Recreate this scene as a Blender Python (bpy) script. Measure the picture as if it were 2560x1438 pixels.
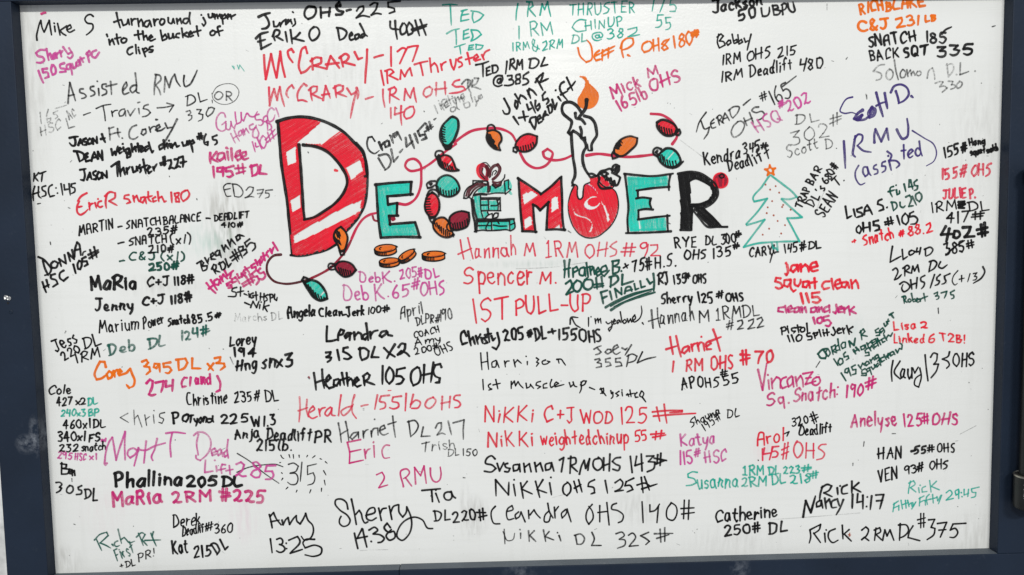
import bpy, bmesh, math, random
from mathutils import Vector, Matrix

# ---------------------------------------------------------------- clean
for o in list(bpy.data.objects):
    bpy.data.objects.remove(o, do_unlink=True)
scn = bpy.context.scene
COL = scn.collection
rnd = random.Random(12)

# ---------------------------------------------------------------- camera
# the board hangs in the plane y = 0, centred on the origin, facing -y
BW, BH = 2.44, 1.4308
CAM = dict(x=-0.06506, y=-1.88762, z=0.13526, roll=-0.01831, pitch=-0.07095, yaw=-0.01917, f=1860.0)
def cam_axes():
    p, r, w = CAM['pitch'], CAM['roll'], CAM['yaw']
    cy, sy = math.cos(w), math.sin(w)
    fwd = Vector((-sy*math.cos(p), cy*math.cos(p), math.sin(p)))
    right = Vector((cy, sy, 0.0)); up = right.cross(fwd)
    R = math.cos(r)*right + math.sin(r)*up
    U = -math.sin(r)*right + math.cos(r)*up
    return R, U, fwd
RX, UP, FW = cam_axes()
CP = Vector((CAM['x'], CAM['y'], CAM['z']))
cd = bpy.data.cameras.new('camera')
cam = bpy.data.objects.new('camera', cd); COL.objects.link(cam)
cam.matrix_world = Matrix(((RX.x, UP.x, -FW.x, CP.x), (RX.y, UP.y, -FW.y, CP.y), (RX.z, UP.z, -FW.z, CP.z), (0, 0, 0, 1)))
cd.sensor_width = 36.0
cd.lens = CAM['f']/2560.0*36.0
cd.clip_start = 0.01; cd.clip_end = 100
scn.camera = cam

# ---------------------------------------------------------------- room light
world = bpy.data.worlds.new('World'); scn.world = world; world.use_nodes = True
bg = world.node_tree.nodes['Background']
bg.inputs[0].default_value = (0.90, 0.93, 1.0, 1); bg.inputs[1].default_value = 0.40
def lamp(name, loc, target, sx, sy, power, col):
    d = bpy.data.lights.new(name, 'AREA'); d.shape = 'RECTANGLE'; d.size = sx; d.size_y = sy
    d.energy = power; d.color = col
    o = bpy.data.objects.new(name, d); COL.objects.link(o)
    o.location = loc
    o.rotation_euler = (Vector(target) - Vector(loc)).to_track_quat('-Z', 'Y').to_euler()
    return o
lamp('ceiling_lamp', (2.30, -9.0, 5.20), (0.1, 0, -0.3), 2.2, 0.50, 490, (1.0, 0.985, 0.95))
lamp('ceiling_lamp', (-3.00, -9.0, 5.20), (-0.2, 0, -0.3), 2.2, 0.50, 450, (1.0, 0.985, 0.95))
lamp('ceiling_lamp', (0.62, -6.0, 2.00), (0.1, 0, 0.3), 0.45, 0.30, 15, (1.0, 0.96, 0.88))
scn.view_settings.view_transform = 'Standard'
scn.view_settings.look = 'None'
scn.view_settings.exposure = 0.0
scn.view_settings.gamma = 1.0
scn.view_settings.use_curve_mapping = False
scn.render.engine = 'CYCLES'
scn.cycles.transparent_max_bounces = 24
scn.cycles.max_bounces = 6

# ---------------------------------------------------------------- helpers
def tag(o, label=None, cat=None, group=None, kind=None):
    if label: o['label'] = label
    if cat: o['category'] = cat
    if group: o['group'] = group
    if kind: o['kind'] = kind
    return o
WOFF = {}                                     # where each parent stands
def thing(name, loc, label, cat):
    o = bpy.data.objects.new(name, None); COL.objects.link(o); o.location = loc; WOFF[o.name] = Vector(loc)
    o.empty_display_size = 0.05
    return tag(o, label, cat)
def link(name, me, parent=None, label=None, kind=None):
    o = bpy.data.objects.new(name, me); COL.objects.link(o)
    if parent is not None:
        o.parent = parent
        o.matrix_parent_inverse = Matrix.Translation(-WOFF.get(parent.name, Vector((0, 0, 0))))
    if label: o['label'] = label
    if kind: o['kind'] = kind
    return o
def box_obj(name, x0, x1, y0, y1, z0, z1, mat, parent=None, label=None, bev=0.002):
    bm = bmesh.new()
    bmesh.ops.create_cube(bm, size=1.0)
    for v in bm.verts:
        v.co = Vector((x0+(v.co.x+.5)*(x1-x0), y0+(v.co.y+.5)*(y1-y0), z0+(v.co.z+.5)*(z1-z0)))
    if bev:
        bmesh.ops.bevel(bm, geom=list(bm.edges), offset=bev, segments=2, affect='EDGES', profile=0.6)
    me = bpy.data.meshes.new(name); bm.to_mesh(me); bm.free()
    me.materials.append(mat)
    return link(name, me, parent, label)
def lathe_obj(name, prof, cx, cy, mat, parent=None, label=None, seg=40, axis='z', smooth=True):
    bm = bmesh.new(); rings = []
    for (r, h) in prof:
        ring = []
        for k in range(seg):
            a = 2*math.pi*k/seg
            if axis == 'z': ring.append(bm.verts.new((cx+r*math.cos(a), cy+r*math.sin(a), h)))
            else: ring.append(bm.verts.new((cx+r*math.cos(a), h, cy+r*math.sin(a))))
        rings.append(ring)
    for a, b in zip(rings, rings[1:]):
        for k in range(seg):
            bm.faces.new((a[k], a[(k+1) % seg], b[(k+1) % seg], b[k]))
    bm.faces.new(rings[0]); bm.faces.new(rings[-1])
    bmesh.ops.recalc_face_normals(bm, faces=list(bm.faces))
    me = bpy.data.meshes.new(name); bm.to_mesh(me); bm.free()
    if smooth:
        for p in me.polygons: p.use_smooth = True
        try: me.set_sharp_from_angle(angle=math.radians(35))
        except Exception: pass
    me.materials.append(mat)
    return link(name, me, parent, label)

# ---------------------------------------------------------------- materials
def new_mat(name):
    m = bpy.data.materials.new(name); m.use_nodes = True
    nt = m.node_tree
    return m, nt, nt.nodes, nt.links, nt.nodes['Principled BSDF']
def N(nt, kind, **kw):
    n = nt.nodes.new(kind)
    for k, v in kw.items():
        if k.startswith('i_'): n.inputs[k[2:]].default_value = v
        else: setattr(n, k, v)
    return n
def ramp(nt, src, p0, p1, c0=(0, 0, 0, 1), c1=(1, 1, 1, 1)):
    r = nt.nodes.new('ShaderNodeValToRGB')
    r.color_ramp.elements[0].position = p0; r.color_ramp.elements[1].position = p1
    r.color_ramp.elements[0].color = c0; r.color_ramp.elements[1].color = c1
    nt.links.new(src, r.inputs[0]); return r
def mapping(nt, scale, rot=(0, 0, 0), loc=(0, 0, 0)):
    g = N(nt, 'ShaderNodeNewGeometry'); m = N(nt, 'ShaderNodeMapping')
    m.inputs['Scale'].default_value = scale; m.inputs['Rotation'].default_value = rot; m.inputs['Location'].default_value = loc
    nt.links.new(g.outputs['Position'], m.inputs['Vector']); return m.outputs[0]

def px(u, v):
    """photo measurement (2560 wide) -> point of the board plane"""
    d = FW*CAM['f'] + RX*(u-1280.0) + UP*(719.0-v)
    t = -CP.y/d.y
    p = CP + d*t
    return p.x, p.z
def px_at(u, v, y):
    d = FW*CAM['f'] + RX*(u-1280.0) + UP*(719.0-v)
    p = CP + d*((y-CP.y)/d.y)
    return p
# ---- white board enamel
def board_material():
    m, nt, nd, lk, b = new_mat('dry_erase_enamel')
    col = (0.735, 0.765, 0.725, 1)
    n1 = N(nt, 'ShaderNodeTexNoise'); lk.new(mapping(nt, (2.2, 1, 3.0)), n1.inputs['Vector'])
    n1.inputs['Scale'].default_value = 1.0; n1.inputs['Detail'].default_value = 4
    r1 = ramp(nt, n1.outputs[0], .3, .75, (0.722, 0.735, 0.712, 1), (0.772, 0.785, 0.764, 1))
    # wiping streaks
    n2 = N(nt, 'ShaderNodeTexNoise'); lk.new(mapping(nt, (3, 1, 60), (0, .25, 0)), n2.inputs['Vector'])
    n2.inputs['Scale'].default_value = 1.6; n2.inputs['Detail'].default_value = 6
    r2 = ramp(nt, n2.outputs[0], .50, .85)
    mx = N(nt, 'ShaderNodeMix', data_type='RGBA'); mx.inputs[7].default_value = (0.60, 0.61, 0.58, 1)
    s = N(nt, 'ShaderNodeMath', operation='MULTIPLY'); s.inputs[1].default_value = .22
    lk.new(r2.outputs[0], s.inputs[0]); lk.new(s.outputs[0], mx.inputs[0]); lk.new(r1.outputs[0], mx.inputs[6])
    cur = mx.outputs[2]
    # vertical scuffs
    n3 = N(nt, 'ShaderNodeTexNoise'); lk.new(mapping(nt, (45, 1, 2.0)), n3.inputs['Vector'])
    n3.inputs['Scale'].default_value = 1.0; n3.inputs['Detail'].default_value = 5
    r3 = ramp(nt, n3.outputs[0], .56, .9)
    s3 = N(nt, 'ShaderNodeMath', operation='MULTIPLY'); s3.inputs[1].default_value = .22; lk.new(r3.outputs[0], s3.inputs[0])
    mx3 = N(nt, 'ShaderNodeMix', data_type='RGBA'); mx3.inputs[7].default_value = (0.55, 0.56, 0.53, 1)
    lk.new(s3.outputs[0], mx3.inputs[0]); lk.new(cur, mx3.inputs[6]); cur = mx3.outputs[2]
    # wiped ink smudges: (px, py, radius x, radius z, colour, amount)
    SM = [(565, 560, .035, .075, (.30, .29, .25), .85), (520, 600, .05, .03, (.42, .60, .53), .55), (1190, 1290, .022, .035, (.35, .34, .32), .8),
          (1165, 1280, .012, .05, (.4, .4, .38), .5), (2130, 860, .035, .05, (.50, .60, .57), .5), (850, 190, .10, .10, (.52, .52, .50), .35),
          (400, 715, .08, .02, (.45, .45, .43), .4), (2290, 470, .12, .14, (.6, .6, .58), .3), (1600, 1270, .05, .03, (.45, .45, .43), .5),
          (610, 1280, .025, .06, (.70, .50, .58), .4), (1920, 1120, .03, .035, (.75, .48, .52), .45), (80, 120, .03, .22, (.5, .5, .47), .5),
          (1840, 1350, .09, .03, (.5, .5, .48), .4), (2450, 330, .05, .10, (.52, .52, .5), .4), (2440, 1340, .06, .05, (.45, .45, .42), .4), (260, 1260, .05, .06, (.72, .60, .62), .3),
          (160, 1405, .03, .03, (.4, .4, .37), .6), (1790, 560, .06, .05, (.6, .62, .6), .3), (1340, 660, .10, .008, (.45, .52, .48), .5)]
    geo = N(nt, 'ShaderNodeNewGeometry')
    nn = N(nt, 'ShaderNodeTexNoise'); lk.new(mapping(nt, (60, 1, 10), (0, .45, 0)), nn.inputs['Vector']); nn.inputs['Detail'].default_value = 5
    nn.inputs['Scale'].default_value = 1.6
    rn = ramp(nt, nn.outputs[0], .40, .68)
    for (u, v, rx, rz, c, amt) in SM:
        X, Z = px(u, v)
        mp = N(nt, 'ShaderNodeMapping', vector_type='TEXTURE')
        mp.inputs['Location'].default_value = (X, 0, Z); mp.inputs['Scale'].default_value = (rx*1.8, 1, rz*1.8)
        lk.new(geo.outputs['Position'], mp.inputs['Vector'])
        gr = N(nt, 'ShaderNodeTexGradient', gradient_type='SPHERICAL'); lk.new(mp.outputs[0], gr.inputs[0])
        a = N(nt, 'ShaderNodeMath', operation='MULTIPLY'); lk.new(gr.outputs['Fac'], a.inputs[0]); lk.new(rn.outputs[0], a.inputs[1])
        a2 = N(nt, 'ShaderNodeMath', operation='MULTIPLY', use_clamp=True); lk.new(a.outputs[0], a2.inputs[0]); a2.inputs[1].default_value = amt*1.3
        q = N(nt, 'ShaderNodeMix', data_type='RGBA'); q.inputs[7].default_value = c+(1,)
        lk.new(a2.outputs[0], q.inputs[0]); lk.new(cur, q.inputs[6]); cur = q.outputs[2]
    lk.new(cur, b.inputs['Base Color'])
    b.inputs['Roughness'].default_value = 0.36
    b.inputs['Specular IOR Level'].default_value = 0.55
    nb = N(nt, 'ShaderNodeTexNoise'); lk.new(mapping(nt, (1, 1, 1)), nb.inputs['Vector']); nb.inputs['Scale'].default_value = 160; nb.inputs['Detail'].default_value = 2
    bp = N(nt, 'ShaderNodeBump'); bp.inputs['Strength'].default_value = .10; bp.inputs['Distance'].default_value = .002
    lk.new(nb.outputs[0], bp.inputs['Height']); lk.new(bp.outputs[0], b.inputs['Normal'])
    rr = ramp(nt, r2.outputs[0], 0, 1, (.22,)*3+(1,), (.36,)*3+(1,)); lk.new(rr.outputs[0], b.inputs['Roughness'])
    return m
def paint_material(name, c, dust, scuff, sc=1.0, dcol=(.30, .33, .36)):
    m, nt, nd, lk, b = new_mat(name)
    n1 = N(nt, 'ShaderNodeTexNoise'); lk.new(mapping(nt, (6, 6, 6)), n1.inputs['Vector']); n1.inputs['Scale'].default_value = sc; n1.inputs['Detail'].default_value = 8
    r1 = ramp(nt, n1.outputs[0], .35, .7, tuple(x*.88 for x in c)+(1,), tuple(x*1.14 for x in c)+(1,))
    n2 = N(nt, 'ShaderNodeTexNoise'); lk.new(mapping(nt, (30, 30, 30)), n2.inputs['Vector']); n2.inputs['Scale'].default_value = sc*1.5; n2.inputs['Detail'].default_value = 9; n2.inputs['Roughness'].default_value = .7
    r2 = ramp(nt, n2.outputs[0], .60, .80)
    s = N(nt, 'ShaderNodeMath', operation='MULTIPLY'); s.inputs[1].default_value = dust; lk.new(r2.outputs[0], s.inputs[0])
    mx = N(nt, 'ShaderNodeMix', data_type='RGBA'); mx.inputs[7].default_value = dcol+(1,)
    lk.new(s.outputs[0], mx.inputs[0]); lk.new(r1.outputs[0], mx.inputs[6]); cur = mx.outputs[2]
    geo = N(nt, 'ShaderNodeNewGeometry')
    for (X, Z, rx, rz, amt) in scuff:
        mp = N(nt, 'ShaderNodeMapping', vector_type='TEXTURE')
        mp.inputs['Location'].default_value = (X, 0, Z); mp.inputs['Scale'].default_value = (rx, 1, rz)
        lk.new(geo.outputs['Position'], mp.inputs['Vector'])
        gr = N(nt, 'ShaderNodeTexGradient', gradient_type='SPHERICAL'); lk.new(mp.outputs[0], gr.inputs[0])
        r4 = ramp(nt, n2.outputs[0], .42, .62)
        a = N(nt, 'ShaderNodeMath', operation='MULTIPLY'); lk.new(gr.outputs['Fac'], a.inputs[0]); lk.new(r4.outputs[0], a.inputs[1])
        a2 = N(nt, 'ShaderNodeMath', operation='MULTIPLY', use_clamp=True); lk.new(a.outputs[0], a2.inputs[0]); a2.inputs[1].default_value = amt
        q = N(nt, 'ShaderNodeMix', data_type='RGBA'); q.inputs[7].default_value = (.33, .36, .40, 1)
        lk.new(a2.outputs[0], q.inputs[0]); lk.new(cur, q.inputs[6]); cur = q.outputs[2]
    lk.new(cur, b.inputs['Base Color']); b.inputs['Roughness'].default_value = .55; b.inputs['Specular IOR Level'].default_value = .20
    n5 = N(nt, 'ShaderNodeTexNoise'); lk.new(mapping(nt, (1, 1, 1)), n5.inputs['Vector']); n5.inputs['Scale'].default_value = 90; n5.inputs['Detail'].default_value = 4
    bp = N(nt, 'ShaderNodeBump'); bp.inputs['Strength'].default_value = .25; bp.inputs['Distance'].default_value = .002
    lk.new(n5.outputs[0], bp.inputs['Height']); lk.new(bp.outputs[0], b.inputs['Normal'])
    return m
# ---- marker inks: colour, cover, streakiness
INK = {'K': ((.0045, .0045, .005), 1.0, .22, 'black'), 'G': ((.010, .010, .011), .88, .48, 'worn black'), 'F': ((.035, .036, .036), .62, .55, 'faded grey'),
       'f': ((.05, .05, .05), .34, .4, 'almost wiped grey'),
       'R': ((.74, .026, .055), .95, .28, 'red'), 'r': ((.76, .036, .085), .84, .42, 'worn red'), 'M': ((.62, .022, .19), .92, .42, 'magenta'),
       'P': ((.62, .075, .33), .82, .45, 'pink'), 'O': ((.84, .165, .006), .95, .25, 'orange'), 'T': ((.014, .44, .33), .92, .42, 'turquoise'),
       't': ((.03, .46, .36), .80, .36, 'pale turquoise'),
       'D': ((.004, .075, .052), .96, .28, 'dark green'), 'd': ((.008, .115, .085), .84, .45, 'worn green'), 'V': ((.050, .028, .185), .95, .35, 'violet'),
       'B': ((.085, .007, .014), .97, .25, 'burgundy'), 'b': ((.30, .012, .035), .95, .2, 'dark red'), 'C': ((.58, .022, .075), .96, .18, 'crimson'),
       'A': ((.82, .014, .036), .92, .34, 'bright red'), 'S': ((.022, .63, .49), .84, .48, 'turquoise'), 'o': ((.85, .19, .02), .86, .30, 'orange'), 'n': ((.42, .07, .02), .9, .2, 'rust')}
_ink = {}
def ink(k):
    if k in _ink: return _ink[k]
    c, cover, amp, nm = INK[k]
    m, nt, nd, lk, b = new_mat('marker_ink_'+nm.replace(' ', '_'))
    uv = N(nt, 'ShaderNodeUVMap'); oi = N(nt, 'ShaderNodeObjectInfo')
    mp = N(nt, 'ShaderNodeMapping'); mp.inputs['Scale'].default_value = (22, 5.0, 1); lk.new(uv.outputs[0], mp.inputs['Vector'])
    off = N(nt, 'ShaderNodeVectorMath', operation='ADD'); lk.new(mp.outputs[0], off.inputs[0])
    cb = N(nt, 'ShaderNodeCombineXYZ'); mu = N(nt, 'ShaderNodeMath', operation='MULTIPLY'); mu.inputs[1].default_value = 57.0
    lk.new(oi.outputs['Random'], mu.inputs[0]); lk.new(mu.outputs[0], cb.inputs[0]); lk.new(cb.outputs[0], off.inputs[1])
    n1 = N(nt, 'ShaderNodeTexNoise'); lk.new(off.outputs[0], n1.inputs['Vector']); n1.inputs['Scale'].default_value = 1.0; n1.inputs['Detail'].default_value = 3
    n2 = N(nt, 'ShaderNodeTexNoise'); lk.new(mapping(nt, (9, 9, 9)), n2.inputs['Vector']); n2.inputs['Scale'].default_value = 1.3; n2.inputs['Detail'].default_value = 2
    ad = N(nt, 'ShaderNodeMath', operation='ADD'); lk.new(n1.outputs[0], ad.inputs[0]); lk.new(n2.outputs[0], ad.inputs[1])
    mr = N(nt, 'ShaderNodeMapRange'); mr.inputs['From Min'].default_value = .7; mr.inputs['From Max'].default_value = 1.22
    mr.inputs['To Min'].default_value = cover-amp; mr.inputs['To Max'].default_value = min(1.0, cover+amp*.4)
    lk.new(ad.outputs[0], mr.inputs['Value'])
    n3 = N(nt, 'ShaderNodeTexNoise'); lk.new(mapping(nt, (1, 1, 1)), n3.inputs['Vector']); n3.inputs['Scale'].default_value = 240; n3.inputs['Detail'].default_value = 3
    g3 = N(nt, 'ShaderNodeMapRange'); g3.inputs['From Min'].default_value = .35; g3.inputs['From Max'].default_value = .55
    g3.inputs['To Min'].default_value = -amp*.55; g3.inputs['To Max'].default_value = 0.0; lk.new(n3.outputs[0], g3.inputs['Value'])
    cov = N(nt, 'ShaderNodeMath', operation='ADD'); lk.new(mr.outputs[0], cov.inputs[0]); lk.new(g3.outputs[0], cov.inputs[1])
    # pigment dries thicker along the stroke's edges
    sp = N(nt, 'ShaderNodeSeparateXYZ'); lk.new(uv.outputs[0], sp.inputs[0])
    pp = N(nt, 'ShaderNodeMath', operation='PINGPONG'); pp.inputs[1].default_value = .5; lk.new(sp.outputs['Y'], pp.inputs[0])
    er = ramp(nt, pp.outputs[0], .0, .22, (1, 1, 1, 1), (0, 0, 0, 1))
    ea = N(nt, 'ShaderNodeMath', operation='MULTIPLY_ADD', use_clamp=True); ea.inputs[1].default_value = .10
    lk.new(er.outputs[0], ea.inputs[0]); lk.new(cov.outputs[0], ea.inputs[2])
    cr = ramp(nt, n1.outputs[0], .35, .7, tuple(min(1, x*1.10+.004) for x in c)+(1,), tuple(x*.80 for x in c)+(1,))
    lk.new(cr.outputs[0], b.inputs['Base Color'])
    b.inputs['Roughness'].default_value = .5; b.inputs['Specular IOR Level'].default_value = .12
    tr = N(nt, 'ShaderNodeBsdfTransparent'); mx = N(nt, 'ShaderNodeMixShader')
    lk.new(ea.outputs[0], mx.inputs[0]); lk.new(tr.outputs[0], mx.inputs[1]); lk.new(b.outputs[0], mx.inputs[2])
    lk.new(mx.outputs[0], nd['Material Output'].inputs['Surface'])
    _ink[k] = m; return m
def plain(name, c, rough, metal=0.0):
    m, nt, nd, lk, b = new_mat(name)
    n1 = N(nt, 'ShaderNodeTexNoise'); lk.new(mapping(nt, (1, 1, 1)), n1.inputs['Vector']); n1.inputs['Scale'].default_value = 35; n1.inputs['Detail'].default_value = 6
    r = ramp(nt, n1.outputs[0], .3, .7, tuple(x*.8 for x in c)+(1,), tuple(min(1, x*1.2) for x in c)+(1,)); lk.new(r.outputs[0], b.inputs['Base Color'])
    b.inputs['Roughness'].default_value = rough; b.inputs['Metallic'].default_value = metal
    return m

# ---------------------------------------------------------------- wall, board, frame
REC = 0.034                                   # how far the timber stands proud of the board
LX, RXX, TZ, BZ = -BW/2, BW/2, BH/2, -BH/2
SW = LX-px_at(11, 1345, -REC).x
wall = box_obj('wall', -2.2, 2.2, 0.012, 0.10, -1.6, 1.6, plain('wall_paint', (.62, .63, .62), .7), None, None, 0)
tag(wall, 'plain white painted wall behind the navy framed whiteboard', 'wall')
board = thing('whiteboard', (0, 0, BZ), 'large whiteboard in a navy timber frame, covered in coloured marker notes', 'whiteboard')
panel = box_obj('board_panel', LX-.03, RXX+.03, 0.0, 0.010, BZ-.03, TZ+.03, board_material(), board, None, 0)
NAVY = (.0105, .0190, .036)
sx0 = LX-SW*.45
pL = px_at(70, 1110, -REC); pL2 = px_at(92, 1100, -REC); pL3 = px_at(20, 700, -REC)
navy = paint_material('navy_paint', NAVY, .05, [(pL.x-.005, pL.z, .03, .03, .5), (pL2.x-.004, pL2.z+.01, .018, .06, .6), (px_at(1300, 1425, -REC).x, px_at(1300, 1425, -REC).z, .05, .05, .25), (px_at(1850, 1420, -REC).x, px_at(1850, 1420, -REC).z, .03, .04, .3)])
stile = box_obj('frame_stile', LX-SW, LX, -REC, 0.0115, BZ-.15, TZ+.0005, navy, board, 'left navy upright with a shiny screw and pale scuffs')
stile2 = box_obj('frame_stile', RXX, RXX+.14, -REC, 0.0115, BZ+.0005, TZ+.0005, navy, board, 'right navy upright')
rail = box_obj('frame_rail', LX-SW, RXX+.14, -REC, 0.0115, TZ+.001, TZ+.14, navy, board, 'top navy rail')
zj = px(1002, 1412)[0]
ledge_mat = paint_material('dusty_lit_navy_paint', (.095, .112, .130), .5, [], 1.3, (.24, .25, .25))  # dust plus overhead light on the ledge, both painted into a paler navy
railb = box_obj('frame_rail', LX+.0006, zj-.0006, -REC-.0005, 0.0112, BZ-.14, BZ-.0005, navy, board, 'bottom navy rail, left length')
railc = box_obj('frame_rail', zj+.0006, RXX+.14, -REC-.0012, 0.0112, BZ-.14, BZ+.0003, navy, board, 'bottom navy rail, right length')
box_obj('dusty_lit_ledge', LX+.001, zj-.001, -REC+.0012, -.0002, BZ-.0004, BZ+.0001, ledge_mat, railb, None, 0)
box_obj('dusty_lit_ledge', zj+.001, RXX-.0005, -REC+.0008, -.0002, BZ+.0004, BZ+.0009, ledge_mat, railc, None, 0)

steel = plain('screw_steel', (.62, .62, .60), .28, 1.0)
p = px_at(15, 744, -REC)
sc = lathe_obj('screw', [(.0055, -REC-.0002), (.0058, -REC-.0012), (.0040, -REC-.0026), (.0018, -REC-.0020), (.0012, -REC-.0016)], p.x, p.z, steel, stile, 'shiny dented screw head', 20, 'y')
p2 = px_at(23, 746, -REC)
lathe_obj('screw', [(.0052, -REC-.0002), (.0054, -REC-.0016), (.0036, -REC-.0034), (.0012, -REC-.0026), (.001, -REC-.0026)], p2.x, p2.z, steel, stile, 'second bright screw head overlapping the first', 20, 'y')
p = px_at(27, 780, -REC)
lathe_obj('screw', [(.0052, -REC-.0001), (.0052, -REC-.0007), (.0036, -REC-.0013), (.0028, -REC-.0003), (.001, -REC-.0003)], p.x, p.z, navy, stile, 'screw head painted over in navy', 20, 'y')
p = px_at(20, 758, -REC)
lathe_obj('screw_hole', [(.0030, -REC-.0002), (.0028, -REC-.0004), (.001, -REC-.0004)], p.x, p.z, plain('hole_black', (.006, .006, .008), .9), stile, None, 16, 'y')

# ---------------------------------------------------------------- bar hanging beside the board
gun = plain('dark_bar_steel', (.010, .0115, .011), .42, .3)
blk = plain('black_rubber', (.006, .006, .007), .6)
by = -REC-.0365
pt = px_at(2569, 432, by); pc0 = px_at(2574, 1190, by); pc1 = px_at(2574, 1268, by)
bar = thing('hanging_bar', (pc0.x, by, pc1.z), 'dark steel bar hanging upright over the right navy upright, thick collar at its lower end', 'bar')
R1, R2 = .0235, .0345
lathe_obj('shaft', [(R1*.6, pc0.z-.01), (R1, pc0.z-.01), (R1, pt.z-.02), (R1*.95, pt.z-.01)], pc0.x, by, gun, bar)
lathe_obj('end_cap', [(R1*1.05, pt.z-.012), (R1*1.25, pt.z-.008), (R1*1.25, pt.z+.012), (R1*.9, pt.z+.020), (R1*.3, pt.z+.022)], pc0.x, by, blk, bar)
col_o = lathe_obj('collar', [(R2*.80, pc1.z-.004), (R2*.96, pc1.z), (R2, pc1.z+.006), (R2, pc0.z-.006), (R2*.97, pc0.z), (R1*1.02, pc0.z-.001)], pc0.x, by, gun, bar)
lathe_obj('rim', [(R2*.985, pc0.z-.0005), (R2*1.012, pc0.z-.001), (R2*1.012, pc0.z+.003), (R2*.96, pc0.z+.004), (R2*.92, pc0.z+.0025)], pc0.x, by, plain('worn_bright_steel', (.38, .36, .31), .4, 1.0), col_o)
white_mark = plain('white_print', (.65, .65, .65), .5)
for k in range(7):
    zz = pc1.z+.030+.0055*k; a = math.radians(222+rnd.uniform(-1, 1))
    bm = bmesh.new()
    vs = []
    for (da, dz) in ((-.10, 0), (.10+.05*rnd.random(), 0), (.10, .0032), (-.10+.06*rnd.random(), .0032)):
        vs.append(bm.verts.new((pc0.x+(R2+.0003)*math.cos(a+da), by+(R2+.0003)*math.sin(a+da), zz+dz)))
    bm.faces.new(vs)
    if k == 0: mark_bm = bmesh.new()
    base = [mark_bm.verts.new(v.co) for v in vs]; mark_bm.faces.new(base); bm.free()
mm = bpy.data.meshes.new('printed_mark'); mark_bm.to_mesh(mm); mark_bm.free(); mm.materials.append(white_mark)
link('printed_mark', mm, col_o)

# ---------------------------------------------------------------- marker strokes
def catmull(pts, step):
    if len(pts) == 2:
        (x0, y0), (x1, y1) = pts
        n = max(2, int(math.hypot(x1-x0, y1-y0)/(step*2))+1)
        return [(x0+(x1-x0)*i/n, y0+(y1-y0)*i/n) for i in range(n+1)]
    out = []
    P = [(2*pts[0][0]-pts[1][0], 2*pts[0][1]-pts[1][1])]+list(pts)+[(2*pts[-1][0]-pts[-2][0], 2*pts[-1][1]-pts[-2][1])]
    if math.hypot(pts[0][0]-pts[-1][0], pts[0][1]-pts[-1][1]) < 1e-6:
        P[0] = pts[-2]; P[-1] = pts[1]
    for i in range(1, len(P)-2):
        p0, p1, p2, p3 = P[i-1], P[i], P[i+1], P[i+2]
        n = max(2, int(math.hypot(p2[0]-p1[0], p2[1]-p1[1])/step)+1)
        # centripetal-ish tangents, limited so tight points do not overshoot
        L = math.hypot(p2[0]-p1[0], p2[1]-p1[1])
        def tan(a, b, c):
            l1 = math.hypot(b[0]-a[0], b[1]-a[1])+1e-9; l2 = math.hypot(c[0]-b[0], c[1]-b[1])+1e-9
            tx = ((b[0]-a[0])/l1*l2+(c[0]-b[0])/l2*l1)/(l1+l2); ty = ((b[1]-a[1])/l1*l2+(c[1]-b[1])/l2*l1)/(l1+l2)
            return tx*L, ty*L
        m1 = tan(p0, p1, p2); m2 = tan(p1, p2, p3)
        for k in range(n):
            t = k/n; t2 = t*t; t3 = t2*t
            h1, h2, h3, h4 = 2*t3-3*t2+1, t3-2*t2+t, -2*t3+3*t2, t3-t2
            out.append((h1*p1[0]+h2*m1[0]+h3*p2[0]+h4*m2[0], h1*p1[1]+h2*m1[1]+h3*p2[1]+h4*m2[1]))
    out.append(tuple(pts[-1])); return out
def split_corners(pts, lim=68):
    if len(pts) < 3: return [pts]
    res = []; cur = [pts[0]]
    for i in range(1, len(pts)-1):
        a = (pts[i][0]-pts[i-1][0], pts[i][1]-pts[i-1][1]); b = (pts[i+1][0]-pts[i][0], pts[i+1][1]-pts[i][1])
        cur.append(pts[i])
        ang = math.degrees(abs(math.atan2(a[0]*b[1]-a[1]*b[0], a[0]*b[0]+a[1]*b[1])))
        if ang > lim:
            res.append(cur); cur = [pts[i]]
    cur.append(pts[-1]); res.append(cur); return res
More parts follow.
